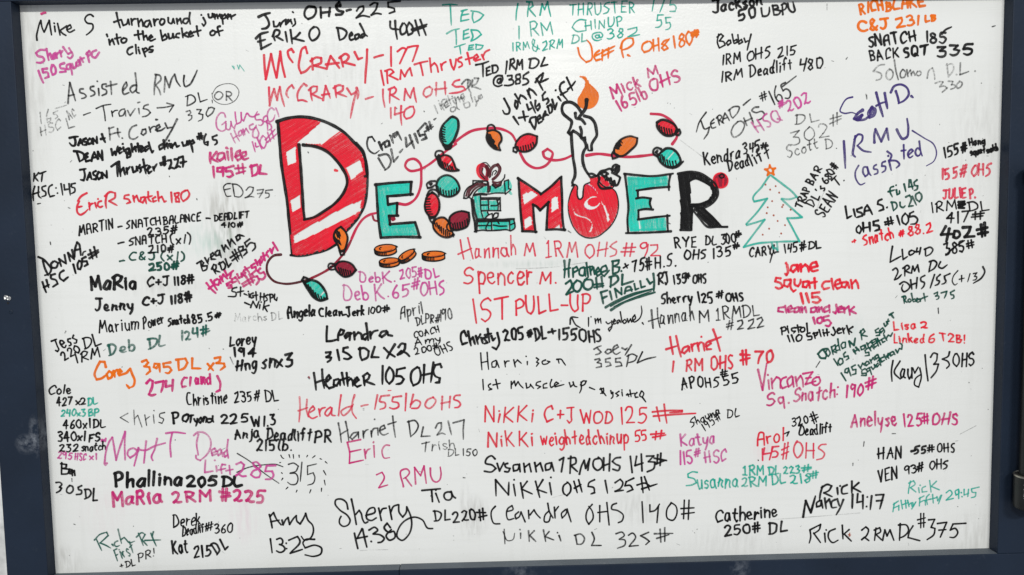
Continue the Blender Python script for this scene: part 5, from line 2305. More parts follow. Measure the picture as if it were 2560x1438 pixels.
s 22 1775,1110 1860,1030 1960,965
N K 27
T n
L 2RM DL OHS 155 (+13)
s 21 95,118 80,210 68,297
s 21 68,297 192,230
s 21 205,153 215,267
s 21 215,267 267,233
s 21 312,163 285,180 290,217 325,205 352,180 320,163
s 21 375,138 365,182 402,175
s 21 415,133 400,212
s 21 470,143 470,227
s 21 458,152 530,130 552,150 530,200 478,230
s 21 98,387 135,365 152,385 118,497
s 21 118,497 150,485 197,438
s 21 235,353 235,457
s 21 213,367 270,335 287,355 240,397
s 21 240,397 297,422
s 21 310,422 325,343
s 21 325,343 345,397
s 21 345,397 380,328
s 21 380,328 397,412
s 21 535,288 520,350 508,410
s 21 513,292 570,280 597,305 575,360 508,407
s 21 640,293 620,350 650,367 717,328
s 21 178,547 220,520 270,540 292,575 270,610 220,632 200,600 215,548
s 21 300,498 315,607
s 21 375,473 365,597
s 21 315,552 370,533
s 21 462,448 415,480 420,512 457,530 450,570 423,600
s 21 572,438 523,592
s 21 637,438 600,470
s 21 600,470 600,502 627,510 615,545 578,562
s 21 747,428 685,455
s 21 685,455 690,490 702,510 680,540 653,547
s 14 837,393 785,460 775,520 805,557 832,538
s 15 880,448 880,522
s 15 853,492 912,478
s 13 975,428 948,522
s 15 1013,427 1052,418 1025,457
s 15 1025,457 1052,465 1040,495 1008,502
s 21 1120,348 1142,400 1110,470 1013,537
T 31
C D 23
T n
L 375
s 19 220,688 230,767
s 19 203,692 240,683 247,710 225,727
s 19 225,727 262,757
s 19 287,715 270,730 285,752 307,735 295,713
s 19 310,653 330,747
s 19 325,727 350,715 357,735 335,750
s 19 360,742 392,720 375,708 365,735 380,752 412,738
s 19 405,713 415,747
s 19 410,727 432,703
s 19 450,653 467,742
s 19 433,707 497,683
s 19 568,657 605,638 602,670 585,682
s 19 585,682 622,685 617,710 593,722
s 19 648,647 712,628
s 19 712,628 700,670 683,707
s 19 797,618 755,640
s 19 755,640 760,667 785,670 792,700 763,714
T 31
N K 25
T d
s 20 80,430 95,530
s 20 95,530 135,510
s 20 150,455 165,520
s 20 220,440 180,455 180,470 220,490 225,510 175,525
s 20 240,500 250,440 265,420 285,450 310,500
s 20 245,470 295,462
s 20 390,370 360,385 355,410 400,430 405,455 365,470
s 20 435,440 438,443
T 31
C D 23
T d
L 145 DL 210
s 17 490,260 465,270 460,300 480,350
s 17 445,305 500,290
s 17 515,290 520,330 540,320 540,295
s 17 512,250 515,253
s 17 580,240 595,305
s 17 625,205 620,265 660,258
s 17 635,205 655,285
s 17 690,205 665,225
s 17 665,225 670,250 695,255 690,285 665,295
s 17 475,395 490,470
s 17 470,395 510,400 520,430 490,468
s 17 545,395 550,430 570,440 590,425
s 17 595,350 625,335 640,355 620,430
s 17 620,430 660,425
s 17 650,345 685,420
s 17 710,310 680,330 685,370 710,390 730,360 720,320 705,312
T 31
C K 25
T d
L OHS 105
s 18 195,595 175,615 180,650 200,660 215,630 205,600
s 22 230,570 235,650
s 22 285,570 290,645
s 18 230,615 285,605
s 22 360,550 320,560 320,590 365,600 370,625 330,640
s 18 440,530 450,595
s 18 465,520 480,585
s 18 415,565 490,550
s 18 420,585 492,570
s 18 520,510 545,590
s 18 590,490 565,520 570,570 595,585 615,560 610,510 590,490
s 18 660,475 630,490
s 18 630,490 625,520 670,515 695,540 680,575 635,582
T 31
C A 24
+ 845 1002 890 988 55
Snatch 958 1012 1255 945 115
# 1312 932 1370 922 62
88.2 1408 922 1645 872 95
N K 20
TRAP 340 648 425 450 76
BAR 445 415 548 240 78
DL's 445 630 580 450 85
680# 592 402 710 220 80
~SEAN 560 738 700 530 112
T. 690 430 768 368 92
T 21
N K 20
~CARYl 2372 1130 2625 1095 85
s 18 2575,1075 2590,1110 2610,1085
s 18 2612,1070 2590,1130 2575,1185
- 2632 1080 2662 1078
145# 2722 1092 2936 1062 92
DL 2952 1050 3086 1035 72
T 11
N P 21
~Deb 1042 1390 1240 1375 110
~K. 1270 1390 1392 1368 112
205# 1442 1350 1682 1320 95
DL 1702 1350 1835 1335 98
~Deb 888 1578 1130 1545 165
~K. 1202 1560 1332 1535 155
65 1370 1538 1532 1522 130
# 1558 1452 1632 1440 95
OHS 1652 1518 1895 1498 135
T 02
N K 24
~Lorey 2290 580 2560 555 95
C 29
194 2335 692 2555 682 85
Hng 2358 828 2560 805 105
sn 2615 800 2750 785 130
x 2760 795 2825 788 110
3 2846 792 2928 775 130
T 03
N K 25
~Anja 2350 80 2585 60 100
Deadlift 2655 82 3110 98 115
PR 3142 108 3318 115 122
215lb. 2565 200 2915 190 110
T 11
N G 24
T j
L DL 415
s 15 117,545 95,510 65,515 55,560 75,620 115,642 152,618
s 22 150,553 177,617
s 18 165,582 192,548
s 18 217,540 195,555 200,592 225,580 227,543
s 18 227,543 237,587
s 21 245,508 262,562
s 18 235,500 238,503
s 18 292,473 260,490 270,512 297,488
s 18 295,473 327,537
s 18 145,678 175,730 202,772
s 18 148,657 215,650 242,690 225,750 193,774
s 18 245,608 265,707
s 18 265,707 302,663
s 18 313,632 337,606
s 21 360,518 365,587
s 18 365,587 417,543
s 21 390,498 427,602
s 21 430,488 457,562
s 18 512,403 455,465
s 21 455,465 470,502 510,490 522,520 483,537
s 18 520,408 542,467
s 18 545,393 562,452
s 18 508,472 577,428
s 18 523,442 567,413
T 11
s 18 1778,-242 1800,-258
T 10
N K 27
s 30 25,170 80,145 140,130
s 28 88,150 120,200 130,250 105,280 58,290
s 24 175,215 180,265 210,265 238,228
s 24 238,228 245,268
s 24 245,250 270,215 300,195
s 24 325,200 300,215 298,245 330,215 350,195
s 24 345,200 360,240
s 20 385,190 392,240 365,265
s 20 366,120 376,128
C 28
L OHS
s 28 585,72 520,70 488,110 490,165 520,192 570,170 600,110 590,75 550,65
s 28 645,75 648,130 650,180
s 28 738,80 728,165
s 28 650,130 742,118
s 30 800,148 860,140 872,120 815,100 800,60 830,20 845,60 800,65
- 905 108 950 97
C 22
L 225
s 22 1005,110 1030,75 1070,62 1075,90 1030,150 1000,180
s 22 1000,180 1060,158 1135,170
s 22 1140,55 1180,30 1215,35 1200,90 1150,152
s 22 1150,152 1200,135 1252,142
s 22 1440,12 1380,18 1320,25
s 22 1320,25 1320,70 1380,85 1385,115 1330,135
N K 28
L Dead 400
s 30 0,385 40,345 122,320
s 30 40,350 45,420 55,494
s 25 20,418 95,395
s 25 50,490 155,435
s 25 185,315 176,360 190,407
s 25 165,365 200,300 235,310 230,345 200,365
s 25 200,365 272,404
s 25 295,320 312,420
s 25 345,300 362,437
s 25 440,328 400,370 370,385
s 25 370,385 482,412
s 25 580,270 545,300 535,370 560,405 605,385 634,320 610,275 570,270
s 25 815,280 825,340 835,402
s 25 805,278 870,290 905,320 880,380 840,402
s 25 935,362 965,345 955,325 935,350 945,400 985,387
s 25 1022,342 990,355 995,395 1025,375 1030,345
s 25 1030,345 1045,382
s 25 1085,335 1055,350 1060,377 1095,350
s 25 1038,238 1075,310 1090,345 1112,362
s 25 1340,215 1345,280 1422,295
s 25 1390,208 1395,300 1410,392
s 25 1465,235 1440,290 1455,345 1490,330 1500,260 1480,230
s 25 1530,225 1505,280 1520,350 1560,330 1560,260 1530,225
s 25 1590,205 1610,280 1632,357
s 25 1640,198 1670,280 1697,352
s 25 1555,297 1620,275 1708,243
s 25 1565,312 1702,262
N R 26
s 28 80,550 85,650 97,792
s 28 97,792 120,690 150,540
s 28 150,540 175,660 205,777
s 28 205,777 225,640 242,515
s 28 242,515 260,640 290,770
s 28 375,522 355,490 320,510 325,560 367,624
s 28 512,532 495,470 470,480 440,570 430,680 450,730 490,715 545,662
s 28 560,585 567,697
s 28 545,612 600,575 650,580 650,625 580,655
s 28 580,655 692,685
s 28 705,690 725,620 745,560
s 28 745,560 775,600 832,680
s 28 698,645 828,628
s 28 845,565 870,667
s 28 832,580 900,540 925,560 905,605 870,622
s 28 870,622 988,652
s 28 985,520 1020,592 1062,578
s 28 1110,495 1105,620 1095,730 1090,828
- 1180 575 1270 550
L 177 1RM Thruster
s 24 1348,470 1348,560 1350,662
s 24 1412,515 1470,480 1502,490 1470,560 1435,637
s 24 1515,475 1570,462 1617,458
s 24 1617,458 1590,540 1563,614
s 24 1248,705 1262,780 1277,852
s 24 1308,715 1310,780 1315,832
s 24 1288,710 1350,695 1375,720 1330,755
s 24 1330,755 1418,797
s 24 1440,790 1448,700 1470,740 1485,765 1520,700 1538,680 1548,720 1558,757
s 24 1582,645 1650,625 1714,612
s 24 1640,630 1655,690 1667,754
s 24 1735,583 1742,650 1750,722
s 24 1745,662 1780,630 1800,650 1820,720
s 24 1845,640 1857,702
s 24 1852,660 1870,632 1897,618
s 24 1940,598 1955,660 1975,697
s 24 1975,697 1992,640 1998,590
s 24 2052,573 2020,590 2020,612 2050,625 2060,650 2026,674
s 24 2110,528 2125,590 2135,642
s 24 2093,595 2172,573
s 24 2175,597 2220,570 2205,545 2180,565 2190,608 2242,593
s 24 2255,548 2277,597
s 24 2265,567 2290,520 2332,498
N r 25
s 25 130,873 132,960 135,1057
s 25 135,1057 160,950 180,888
s 25 180,888 200,960 212,1002
s 25 212,1002 225,920 238,868
s 25 238,868 255,960 284,1064
s 25 377,882 360,850 325,880 305,945 325,977
s 25 505,857 480,835 440,880 412,960 420,1005 460,1000 512,1017
s 25 545,880 550,950 562,1007
s 25 528,902 570,865 610,865 605,910 555,940
s 25 555,940 657,987
s 25 670,1002 680,940 695,858
s 25 695,858 720,920 742,982
s 25 658,950 737,935
s 25 790,860 802,977
s 25 773,882 830,850 870,860 865,900 810,930
s 25 810,930 907,967
s 25 910,883 950,945 990,925 1015,878
s 30 1005,878 1020,930 1013,987
s 25 1000,920 970,1040 943,1180
- 1095 990 1175 965
L 1RM OHS 140
s 23 1268,893 1270,980 1287,1072
s 23 1340,895 1335,960 1335,1032
s 23 1323,895 1380,870 1400,895 1380,935 1345,945
s 23 1345,945 1432,997
s 23 1480,1002 1490,888
s 23 1490,888 1520,950 1540,977
s 23 1540,977 1560,910 1575,878
s 23 1575,878 1585,950 1602,1024
s 23 1735,865 1690,888 1675,950 1700,972 1745,945 1762,890 1730,865
s 23 1800,828 1798,960
s 23 1885,820 1893,947
s 23 1788,895 1907,880
s 23 2032,798 1985,813 1960,845 1990,865 2070,870 2092,895 2050,915 1928,934
s 23 1345,1078 1348,1187
s 23 1390,1073 1385,1145 1482,1115
s 23 1450,1058 1445,1160 1455,1252
s 23 1540,1065 1490,1100 1480,1160 1500,1187 1550,1170 1582,1110 1570,1065 1535,1066
N F 18
T j
L PR lifetime at 61yo
s 14 800,95 840,60 862,65 862,110 835,135
s 14 850,62 848,110 872,167
s 14 885,63 880,122
s 14 900,50 932,50 915,90 883,112
s 14 883,112 952,137
s 12 585,263 612,327
s 12 625,248 642,297
s 12 618,227 621,230
s 12 682,213 650,220 640,250 662,302
s 12 633,267 682,233
s 12 660,267 692,250 685,233 665,255 675,282 702,263
s 12 690,188 717,262
s 12 678,232 737,203
s 12 730,223 747,252
s 12 725,192 728,195
s 12 745,198 757,247
s 12 755,222 770,195 787,237
s 12 785,217 797,195 812,227
s 12 790,202 817,190 810,173 795,185 800,212 817,203
s 12 737,275 715,285 715,310 735,312 752,285 745,273
s 12 755,228 770,290 782,297
s 12 822,198 815,250 830,282 862,270 855,238 823,247
s 12 870,178 887,237
s 12 900,198 915,237 932,220
s 12 947,193 920,240 910,270
s 12 952,180 930,195 940,212 962,200 955,178
T 10
T 10
N T 17
s 20 1863,50 1940,45 2012,50
s 20 1940,55 1945,150 1950,252
s 20 2050,112 2112,95
s 20 2070,105 2050,160 2045,212
s 20 2045,212 2127,195
s 20 2058,152 2127,140
s 20 2165,130 2160,180 2175,227
s 20 2148,110 2230,125 2272,150 2240,190 2173,230
L 1RM
s 20 2616,38 2601,120 2596,202
s 20 2731,28 2716,100 2711,167
s 20 2704,20 2756,20 2766,60 2726,90
s 20 2726,90 2793,167
s 20 2836,152 2846,100 2856,38
s 20 2856,38 2881,98
s 20 2881,98 2911,18
s 20 2911,18 2925,90 2943,167
THRUSTER 3126 158 3786 125 115
175 3950 115 4206 122 125
s 20 1903,337 1960,305 2032,288
s 20 1995,310 2000,380 2000,447
s 20 2122,293 2075,310
s 20 2075,310 2070,392
s 20 2070,392 2132,370
s 20 2073,347 2122,333
s 20 2150,310 2165,370 2143,412
s 20 2148,300 2220,310 2250,345 2200,385 2146,414
1 2620 390 2640 390 130
RM 2742 365 2960 345 142
C 3156 322 3286 320 122
HINUP 3292 305 3666 250 88
55 3985 282 4160 300 135
s 18 1983,472 2092,438
s 18 2035,465 2045,542
s 18 2172,450 2130,455
s 18 2130,455 2120,500
s 18 2120,500 2177,490
s 18 2125,480 2167,470
s 18 2200,443 2195,492
s 18 2193,445 2267,455 2250,485 2198,497
1RM 2566 515 2740 482 82
& 2776 525 2830 500 120
2RM 2862 502 3072 478 88
DL 3146 438 3306 412 88
@ 3358 408 3462 392 80
38 3506 388 3670 372 95
2 3720 368 3850 350 92
T 20
N O 24
s 22 658,478 680,560 740,622 790,600 800,520 775,430 745,400
s 24 870,505 830,540 822,580 840,605 892,590
s 24 828,560 882,535
s 24 905,500 900,607
s 24 893,530 952,488
s 24 898,560 947,540
s 24 965,480 960,582
s 24 948,500 1027,460
s 24 955,535 1017,503
s 24 1095,440 1095,500 1112,577
s 24 1083,482 1110,410 1160,380 1205,385 1212,430 1160,480 1103,500
s 24 1155,550 1180,562
L OHS
s 23 1352,415 1310,440 1298,490 1320,522 1370,505 1402,450 1375,415 1345,418
s 23 1410,398 1415,512
s 23 1460,383 1468,512
s 23 1408,465 1468,445
s 23 1562,398 1520,410 1495,440 1540,460 1555,482 1520,502 1495,480 1520,450 1572,388
180 1622 482 1800 435 125
C 36
# 1795 375 1870 368 65
T 10
N K 21
T b
L 1RM DL @385
s 18 35,158 100,145 155,125
s 18 100,150 102,210 103,268
s 18 165,175 130,190
s 18 135,190 135,255
s 18 135,255 180,240
s 18 135,215 165,210
s 18 190,170 192,235
s 18 185,165 230,165 242,195 225,225 192,235
s 18 325,125 320,180 312,240
s 18 360,110 350,200
s 18 355,110 385,100 395,125 365,155
s 18 365,155 410,205
s 18 415,190 425,115
s 18 425,115 440,160 465,110
s 18 465,110 470,200
s 18 545,110 535,185
s 18 530,105 595,100 620,120 605,165 560,190 530,185
s 18 675,90 640,170
s 18 640,170 705,155
s 18 265,285 245,290 235,320 250,330 270,300
s 18 265,290 268,325 285,290 280,260 240,258 205,290 205,340 240,358 280,345
s 18 330,260 370,255 370,280 345,295
s 18 345,295 380,300 385,330 350,348 300,348
s 18 445,245 410,255 410,280 445,300 445,325 410,335 405,310 450,275 445,245
s 18 525,225 480,255
s 18 480,255 475,285 510,290 525,315 505,335 470,345
T 10
N K 24
T b
L 1+ 465 Deadlift
s 21 298,470 330,530 350,580 340,610 305,612 285,580
s 21 405,490 400,540 415,565 425,540 415,495 400,485
s 21 400,430 430,480 450,520
s 21 435,480 450,440 475,450 508,480
s 21 515,395 530,430 545,470
s 21 525,430 530,380 560,395 600,440
s 21 600,285 630,340 660,395
s 21 590,320 620,270 660,235 650,280 625,325
s 21 625,325 710,285
s 21 385,640 435,715
s 21 475,590 485,640 495,680
s 21 435,650 525,635
s 21 510,525 525,575 555,560
s 21 545,505 590,605
s 21 590,490 590,550 610,580 630,550 625,520 600,545
s 21 680,410 655,440
s 21 655,440 660,485 700,470 712,490 690,525
s 21 540,680 560,720 585,760
s 21 535,690 545,655 590,640 595,690 585,755
s 21 610,670 640,650 630,625 605,650 620,700 655,680
s 21 660,665 665,620 680,590 690,620 712,625
s 21 668,635 700,615
s 21 705,540 720,610
s 21 700,550 730,525 745,560 740,595 720,612
s 21 745,480 770,570
s 21 770,570 790,510
s 21 800,455 828,495
s 21 778,395 781,398
s 21 855,315 830,330 815,370 840,430 885,485
s 21 825,435 890,400
s 21 880,275 910,340 935,395
s 21 890,385 930,350 960,310
T 10
T 20
N M 25
~Mick 1010 982 1290 855 120
~M 1368 782 1468 745 98
165lb 1082 1108 1362 975 120
OHS 1392 922 1692 805 125
N K 29
~J 2005 132 2085 122 140
~ackson 2092 118 2500 45 105
50 2262 210 2440 172 108
C 24
UB 2490 170 2690 145 98
PU 2700 150 2835 110 105
N K 20
s 21 2065,343 2050,420 2070,482
s 21 2048,372 2085,340 2110,360 2070,410
s 21 2070,410 2115,420 2127,450 2068,482
s 21 2162,405 2140,430 2155,452 2185,430 2180,405 2160,403
s 21 2198,343 2215,432
s 21 2215,412 2240,395 2252,420 2218,437
s 21 2255,348 2265,442
s 21 2268,412 2290,395 2302,420 2268,442
s 21 2318,383 2330,422 2357,408
s 21 2387,343 2365,430 2348,502
1RM 2102 655 2292 612 98
OHS 2348 615 2590 562 105
215 2660 578 2830 540 95
1RM 2090 820 2302 765 95
Deadlift 2372 772 2796 695 120
480 2868 712 3095 682 118
N G 19
s 18 1938,1122 1870,1220 1840,1320
s 19 1885,1205 1930,1290 1970,1270 1955,1330 1915,1390
s 19 2015,1190 1985,1225 2000,1280 2035,1270
s 19 1985,1240 2020,1225
s 19 2050,1165 2072,1250
s 19 2040,1180 2075,1150 2095,1165 2072,1200
s 19 2072,1200 2115,1232
s 19 2100,1225 2115,1160 2125,1130
s 19 2125,1130 2150,1165 2170,1205
s 19 2105,1190 2150,1175
s 19 2170,1095 2195,1170 2205,1180
s 19 2160,1105 2220,1065 2268,1070 2255,1120 2205,1180
- 2310 1050 2382 990
L OHS
s 20 2255,1215 2210,1260 2190,1330 2215,1370 2265,1350 2310,1290 2320,1240 2285,1210 2245,1220
s 20 2315,1180 2345,1255
s 20 2370,1125 2410,1230
s 20 2320,1215 2400,1180
s 20 2462,1070 2420,1075 2395,1105 2430,1125 2500,1115 2520,1140 2490,1185 2455,1200
# 2488 1012 2562 985 78
165 2612 1045 2796 960 160
s 18 2700,865 2760,820 2838,760
N P 21
HSQ 2452 1330 2705 1195 140
# 2662 1085 2726 1068 68
202 2762 1122 2982 1025 118
T 30
N O 29
~RICH 922 140 1152 92 108
~BLAKE 1178 110 1565 62 98
C&J 908 315 1212 288 102
231 1288 278 1515 248 98
LB 1572 218 1675 205 62
N K 26
SNATCH 1008 470 1490 418 112
185 1578 420 1775 432 105
s 24 1735,340 1770,300 1832,270
C 22
BACK 1022 610 1312 572 108
C 29
SQT 1368 578 1602 542 102
335 1692 560 2040 540 98
N F 18
L D.L. 330
s 18 1162,645 1115,650 1048,712
s 18 1048,712 1090,720 1130,740 1125,785 1078,802
s 18 1217,690 1185,720 1185,780 1215,797 1245,760 1240,710 1210,688
s 18 1260,598 1275,700 1300,797
s 18 1342,695 1320,730 1330,777 1360,770 1372,720 1345,693
s 18 1385,698 1397,767
s 18 1395,737 1420,700 1432,757
s 18 1432,737 1450,713 1467,752
s 18 1492,715 1480,740 1500,757 1525,740 1522,715 1490,713
s 18 1588,782 1610,700 1640,680 1655,720 1664,792
s 18 1785,638 1800,772
s 18 1778,652 1840,640 1852,690 1800,767
s 18 1880,745 1884,748
s 18 1920,628 1915,747
s 18 1915,747 2002,715
s 18 2065,710 2069,713
s 18 1668,832 1720,815 1745,820 1715,867
s 18 1715,867 1760,860 1787,880 1738,922
s 18 1798,810 1845,815 1830,847
s 18 1830,847 1860,850 1867,870 1823,892
s 18 1907,820 1880,850 1890,882 1920,870 1937,830 1910,808
N V 30
s 18 845,970 790,985 740,1050 722,1115 760,1132 840,1125 900,1148
s 36 945,1100 900,1130 860,1185 900,1200 940,1150 880,1190
s 30 870,1190 920,1200 980,1185 1000,1165
s 40 1040,1070 1005,1130 1012,1170 1055,1150 1060,1085 1035,1080 1025,1140
s 32 1080,925 1110,1040 1148,1165
s 32 1165,930 1178,1010 1192,1085
s 26 1080,1058 1120,1035 1172,1018
s 30 1275,910 1295,970 1308,1032
s 27 1225,925 1260,862 1330,845 1390,882 1405,940 1365,1000 1300,1035
s 30 1430,960 1448,975
s 30 757,1410 765,1540 772,1680
s 30 872,1360 855,1470 852,1550 872,1568
s 24 860,1395 905,1342 940,1352 940,1400 892,1455 950,1505 1030,1520
s 30 1062,1425 1062,1340 1072,1290 1130,1415 1185,1285 1195,1340 1205,1400
s 30 1285,1292 1310,1345 1345,1388 1385,1370 1400,1290 1388,1185
s 16 1440,1305 1560,1380 1650,1438 1682,1530 1655,1610 1580,1658
T 31
s 20 905,215 872,280 882,360 925,408 968,390
C 24
assi 962 340 1235 262 190
s 26 1190,75 1232,110 1215,165 1290,175 1312,205 1280,240
ted 1330 165 1535 110 150
N F 16
T 30
DL 268 1248 512 1212 95
302 220 1450 628 1362 130
# 618 1272 738 1232 100
~Scott 200 1578 500 1482 115
~D. 575 1492 690 1478 108
T 21
N K 20
~Kendra 1922 218 2280 135 130
345 2312 102 2480 72 105
# 2482 52 2560 38 62
Dead 2162 278 2370 208 112
lift 2402 222 2592 130 120
"""
COLN = {'K': 'black', 'G': 'worn black', 'F': 'faded grey', 'f': 'almost wiped grey', 'R': 'red', 'r': 'worn red', 'M': 'magenta', 'P': 'pink', 'O': 'orange', 'T': 'turquoise',
        't': 'pale turquoise', 'D': 'dark green', 'd': 'worn green', 'V': 'violet', 'B': 'burgundy', 'A': 'bright red'}
def run_notes():
    notes = []; tile = ORG['x']; k = 'K'; w = 6
    for ln in NOTES.strip().split('\n'):
        q = ln.split()
        if not q: continue
        if len(q) <= 3 and q[0] == 'T' and q[1] in ORG:
            tile = ORG[q[1]]; tname = q[1]; continue
        if q[0] == 'N' and len(q) == 3:
            k = q[1]; w = float(q[2]); notes.append((k, [], [])); continue
        ox, oy, ts = tile
        if q[0] == 'C' and len(q) <= 3:
            if len(q) == 3: k = q[1]; w = float(q[2])
            elif q[1] in INK: k = q[1]
            else: w = float(q[1])
            continue
        if q[0] == 'L' and (len(q) != 6 or not all(z.lstrip('-').isdigit() for z in q[1:])):
            notes[-1][2].extend(q[1:]); continue
        if q[0] == 's' and ',' in q[2]:
            P = [(ox+float(z.split(',')[0])/ts, oy+float(z.split(',')[1])/ts) for z in q[2:] if ',' in z]
            bb = (min(a[0] for a in P), min(a[1] for a in P), max(a[0] for a in P), max(a[1] for a in P))
            notes[-1][1].append((k, float(q[1])/ts*(PEN if len(tname) > 1 else 1.0), None, P, bb, False)); continue
        t = q[0]; nm = t.startswith('~'); t = t.lstrip('~')
        x0, y0, x1, y1, h = ([float(z)/ts for z in q[1:6]]+[10.0])[:5]
        x0 += ox; x1 += ox; y0 += oy; y1 += oy
        L = math.hypot(x1-x0, y1-y0)+1e-6; ux, uy = (x1-x0)/L, (y1-y0)/L
        cs = [(x0, y0), (x1, y1), (x0+uy*h, y0-ux*h), (x1+uy*h, y1-ux*h)]
        bb = (min(a[0] for a in cs), min(a[1] for a in cs), max(a[0] for a in cs), max(a[1] for a in cs))
        notes[-1][1].append((k, w/ts*PEN, t, (x0, y0, x1, y1, h), bb, nm))
    for nn, (head, items, traced) in enumerate(notes):
        # words in one ink that stand together make one piece of writing
        n = len(items); par = list(range(n))
        def find(i):
            while par[i] != i: i = par[i]
            return i
        for i in range(n):
            for j in range(i):
                a, b = items[i][4], items[j][4]
                if items[i][0] == items[j][0] and a[0]-15 < b[2] and b[0]-15 < a[2] and a[1]-9 < b[3] and b[1]-9 < a[3]: par[find(i)] = find(j)
        groups = {}
        for i in range(n): groups.setdefault(find(i), []).append(items[i])
        first = None
        for gi, g in enumerate(sorted(groups.values(), key=lambda z: -len(z))):
            I = Ink(nn % 3); I.r = random.Random(nn*17+3+gi); I.hand = nn; R9 = random.Random(nn*5+1); I.lean = R9.uniform(-.07, .09); I.xh = R9.uniform(.90, 1.18); I.lim = R9.uniform(58, 105); I.tap = R9.uniform(0, .45)
            txt = []; named = False
            for (k, w, t, d, bb, nm) in g:
                if t is None: I.poly(d, w, k)
                else:
                    word(I, t, d[0], d[1], d[2], d[3], d[4], w, k)
                    if nm: named = True
                    elif t not in ('-', '.', '+', '#', "'"): txt.append(t.replace('$', '1'))
            lab = COLN[g[0][0]]+' marker writing'
            if gi == 0: txt = traced+txt
            if txt: lab += ' reading '+' '.join(txt)[:60]
            elif named: lab += ' giving a name'
            if first is None: first = I.build('faded_note' if head in 'GFf' else 'handwritten_note', board, lab)
            else: I.build('note_addition', first, lab)
    return len(notes)
PEN = 0.86
NOTE_COUNT = run_notes()
print('notes', NOTE_COUNT)

# ---------------------------------------------------------------- the drawing in the middle of the board
def pts(tile, s):
    ox, oy, ts = ORG[tile]
    return [(ox+float(a)/ts, oy+float(b)/ts) for a, b in (z.split(',') for z in s.split())]
def ring(tile, s, smooth=True):
    p = pts(tile, s)
    if not smooth: return p
    return catmull(p+[p[0]], 3)[:-1]
def strokes(I, tile, k, w, *lines):
    for s in lines: I.poly(pts(tile, s), w/TILE, k)
def art(name, layer=1, seed=1):
    I = Ink(layer); I.r = random.Random(seed); return I
def sub(I, name, parent, label=None): return I.build(name, parent, label)
def group_part(name, label, at):
    X, Z = px(*at)
    o = bpy.data.objects.new(name, None); COL.objects.link(o); o.parent = board; o.empty_display_size = .03
    o.location = (X, 0, Z-BZ); o['label'] = label; WOFF[o.name] = Vector((X, 0, Z))
    return o
def outlines(tile, parent, w, k, *lines, layer=3, name='outline'):
    I = art(name, layer, len(lines)*7+int(w)); strokes(I, tile, k, w, *lines); return sub(I, name, parent)
def fill(tile, parent, k, ang, gap, w, rings, smooth=False, layer=1, name='colouring', seed=3, skip=0.0, label=None):
    I = art(name, layer, seed)
    R = [ring(tile, r, smooth) for r in rings]
    I.hatch(R, k, ang, gap/TILE, w/TILE, .3, skip)
    return sub(I, name, parent, label)

# string of lights first, it runs behind the bulbs and letters
st = art('s', 0, 5)
strokes(st, '11', 'B', 24, "250,1105 180,1115 115,1190 115,1290 180,1370 270,1395 450,1375 560,1338")
strokes(st, '11', 'b', 25, "555,1340 640,1300 740,1240 830,1150 900,1060 960,940")
strokes(st, '11', 'C', 25, "955,945 1010,830 1080,740 1140,705 1200,690")
strokes(st, '11', 'b', 22, "1165,720 1180,760 1215,772")
strokes(st, '11', 'C', 26, "1420,595 1500,605 1580,560 1640,440 1650,300 1640,200 1580,150 1510,170 1490,220 1530,265 1620,260 1720,210 1800,150 1880,85 2000,0")
strokes(st, '10', 'C', 27, "1980,1425 2050,1370 2150,1310 2280,1285 2350,1280 2450,1290 2556,1345 2600,1420")
strokes(st, '21', 'C', 27, "80,90 140,190 240,242 330,220 390,150 405,90 355,50 310,80 320,125 400,160 520,150 604,112")
strokes(st, '21', 'C', 29, "742,115 850,100 1000,115 1150,130 1300,120 1420,105")
strokes(st, '20', 'C', 28, "1600,1440 1645,1370 1650,1310 1600,1220 1500,1150 1385,1137")
rd = art('rd', 1, 5)
strokes(rd, '11', 'b', 30, "1358,745 1370,730 1380,748 1366,758 1372,745")
sub(rd, 'red_dab', board)
rd = art('rd', 1, 6)
strokes(rd, '11', 'A', 26, "790,262 812,268")
sub(rd, 'red_dab', board)
sub(st, 'string_of_lights', board, 'crimson and burgundy looping string of drawn lights')

# D
D = group_part('drawn_letter', 'tall red and white striped capital D outlined in black', (800, 470))
DO = "225,-215 300,-250 430,-262 600,-242 760,-182 870,-110 975,-10 1050,80 1092,190 1104,330 1097,480 1072,620 1022,715 955,800 875,885 790,990 700,1045 560,1088 440,1108 370,1106 352,960 335,760 315,560 290,400 262,200 245,0"
DI = "432,5 470,10 600,25 700,68 790,150 860,240 905,330 912,380 892,460 842,542 782,602 682,672 580,732 488,758 478,690 462,450 443,200"
W = ["640,-218 745,-180 850,-125 760,-60 660,0 590,5 430,-5 405,-15 520,-110", "302,80 398,18 403,190 320,222", "892,238 1040,155 1072,280 950,362 918,300", "345,560 446,492 456,640 366,690",
     "378,905 500,832 650,752 820,657 960,592 1058,552 1040,660 1000,706 880,760 720,842 550,925 386,1000"]
fill('11', D, 'A', -32, 15, 24, [DO, DI]+W, seed=4)
I = art('o', 2, 8)
strokes(I, '11', 'A', 12, "300,75 400,15", "320,225 405,188", "345,555 446,492", "366,692 458,640", "640,-222 520,-112 400,-8", "850,-128 740,-50 670,8", "892,236 1040,152", "950,366 1078,282", "378,905 500,830 650,750 820,655 960,590 1060,548", "385,1003 550,928 720,843 880,762 1000,706",
        "410,0 418,200 440,450 455,690", "500,772 600,735 700,685", "900,250 940,350 945,440 900,530")
strokes(I, '11', 'P', 10, "930,330 950,400 940,480 890,560 800,640", "920,350 935,420 920,490")
sub(I, 'red_edging', D)
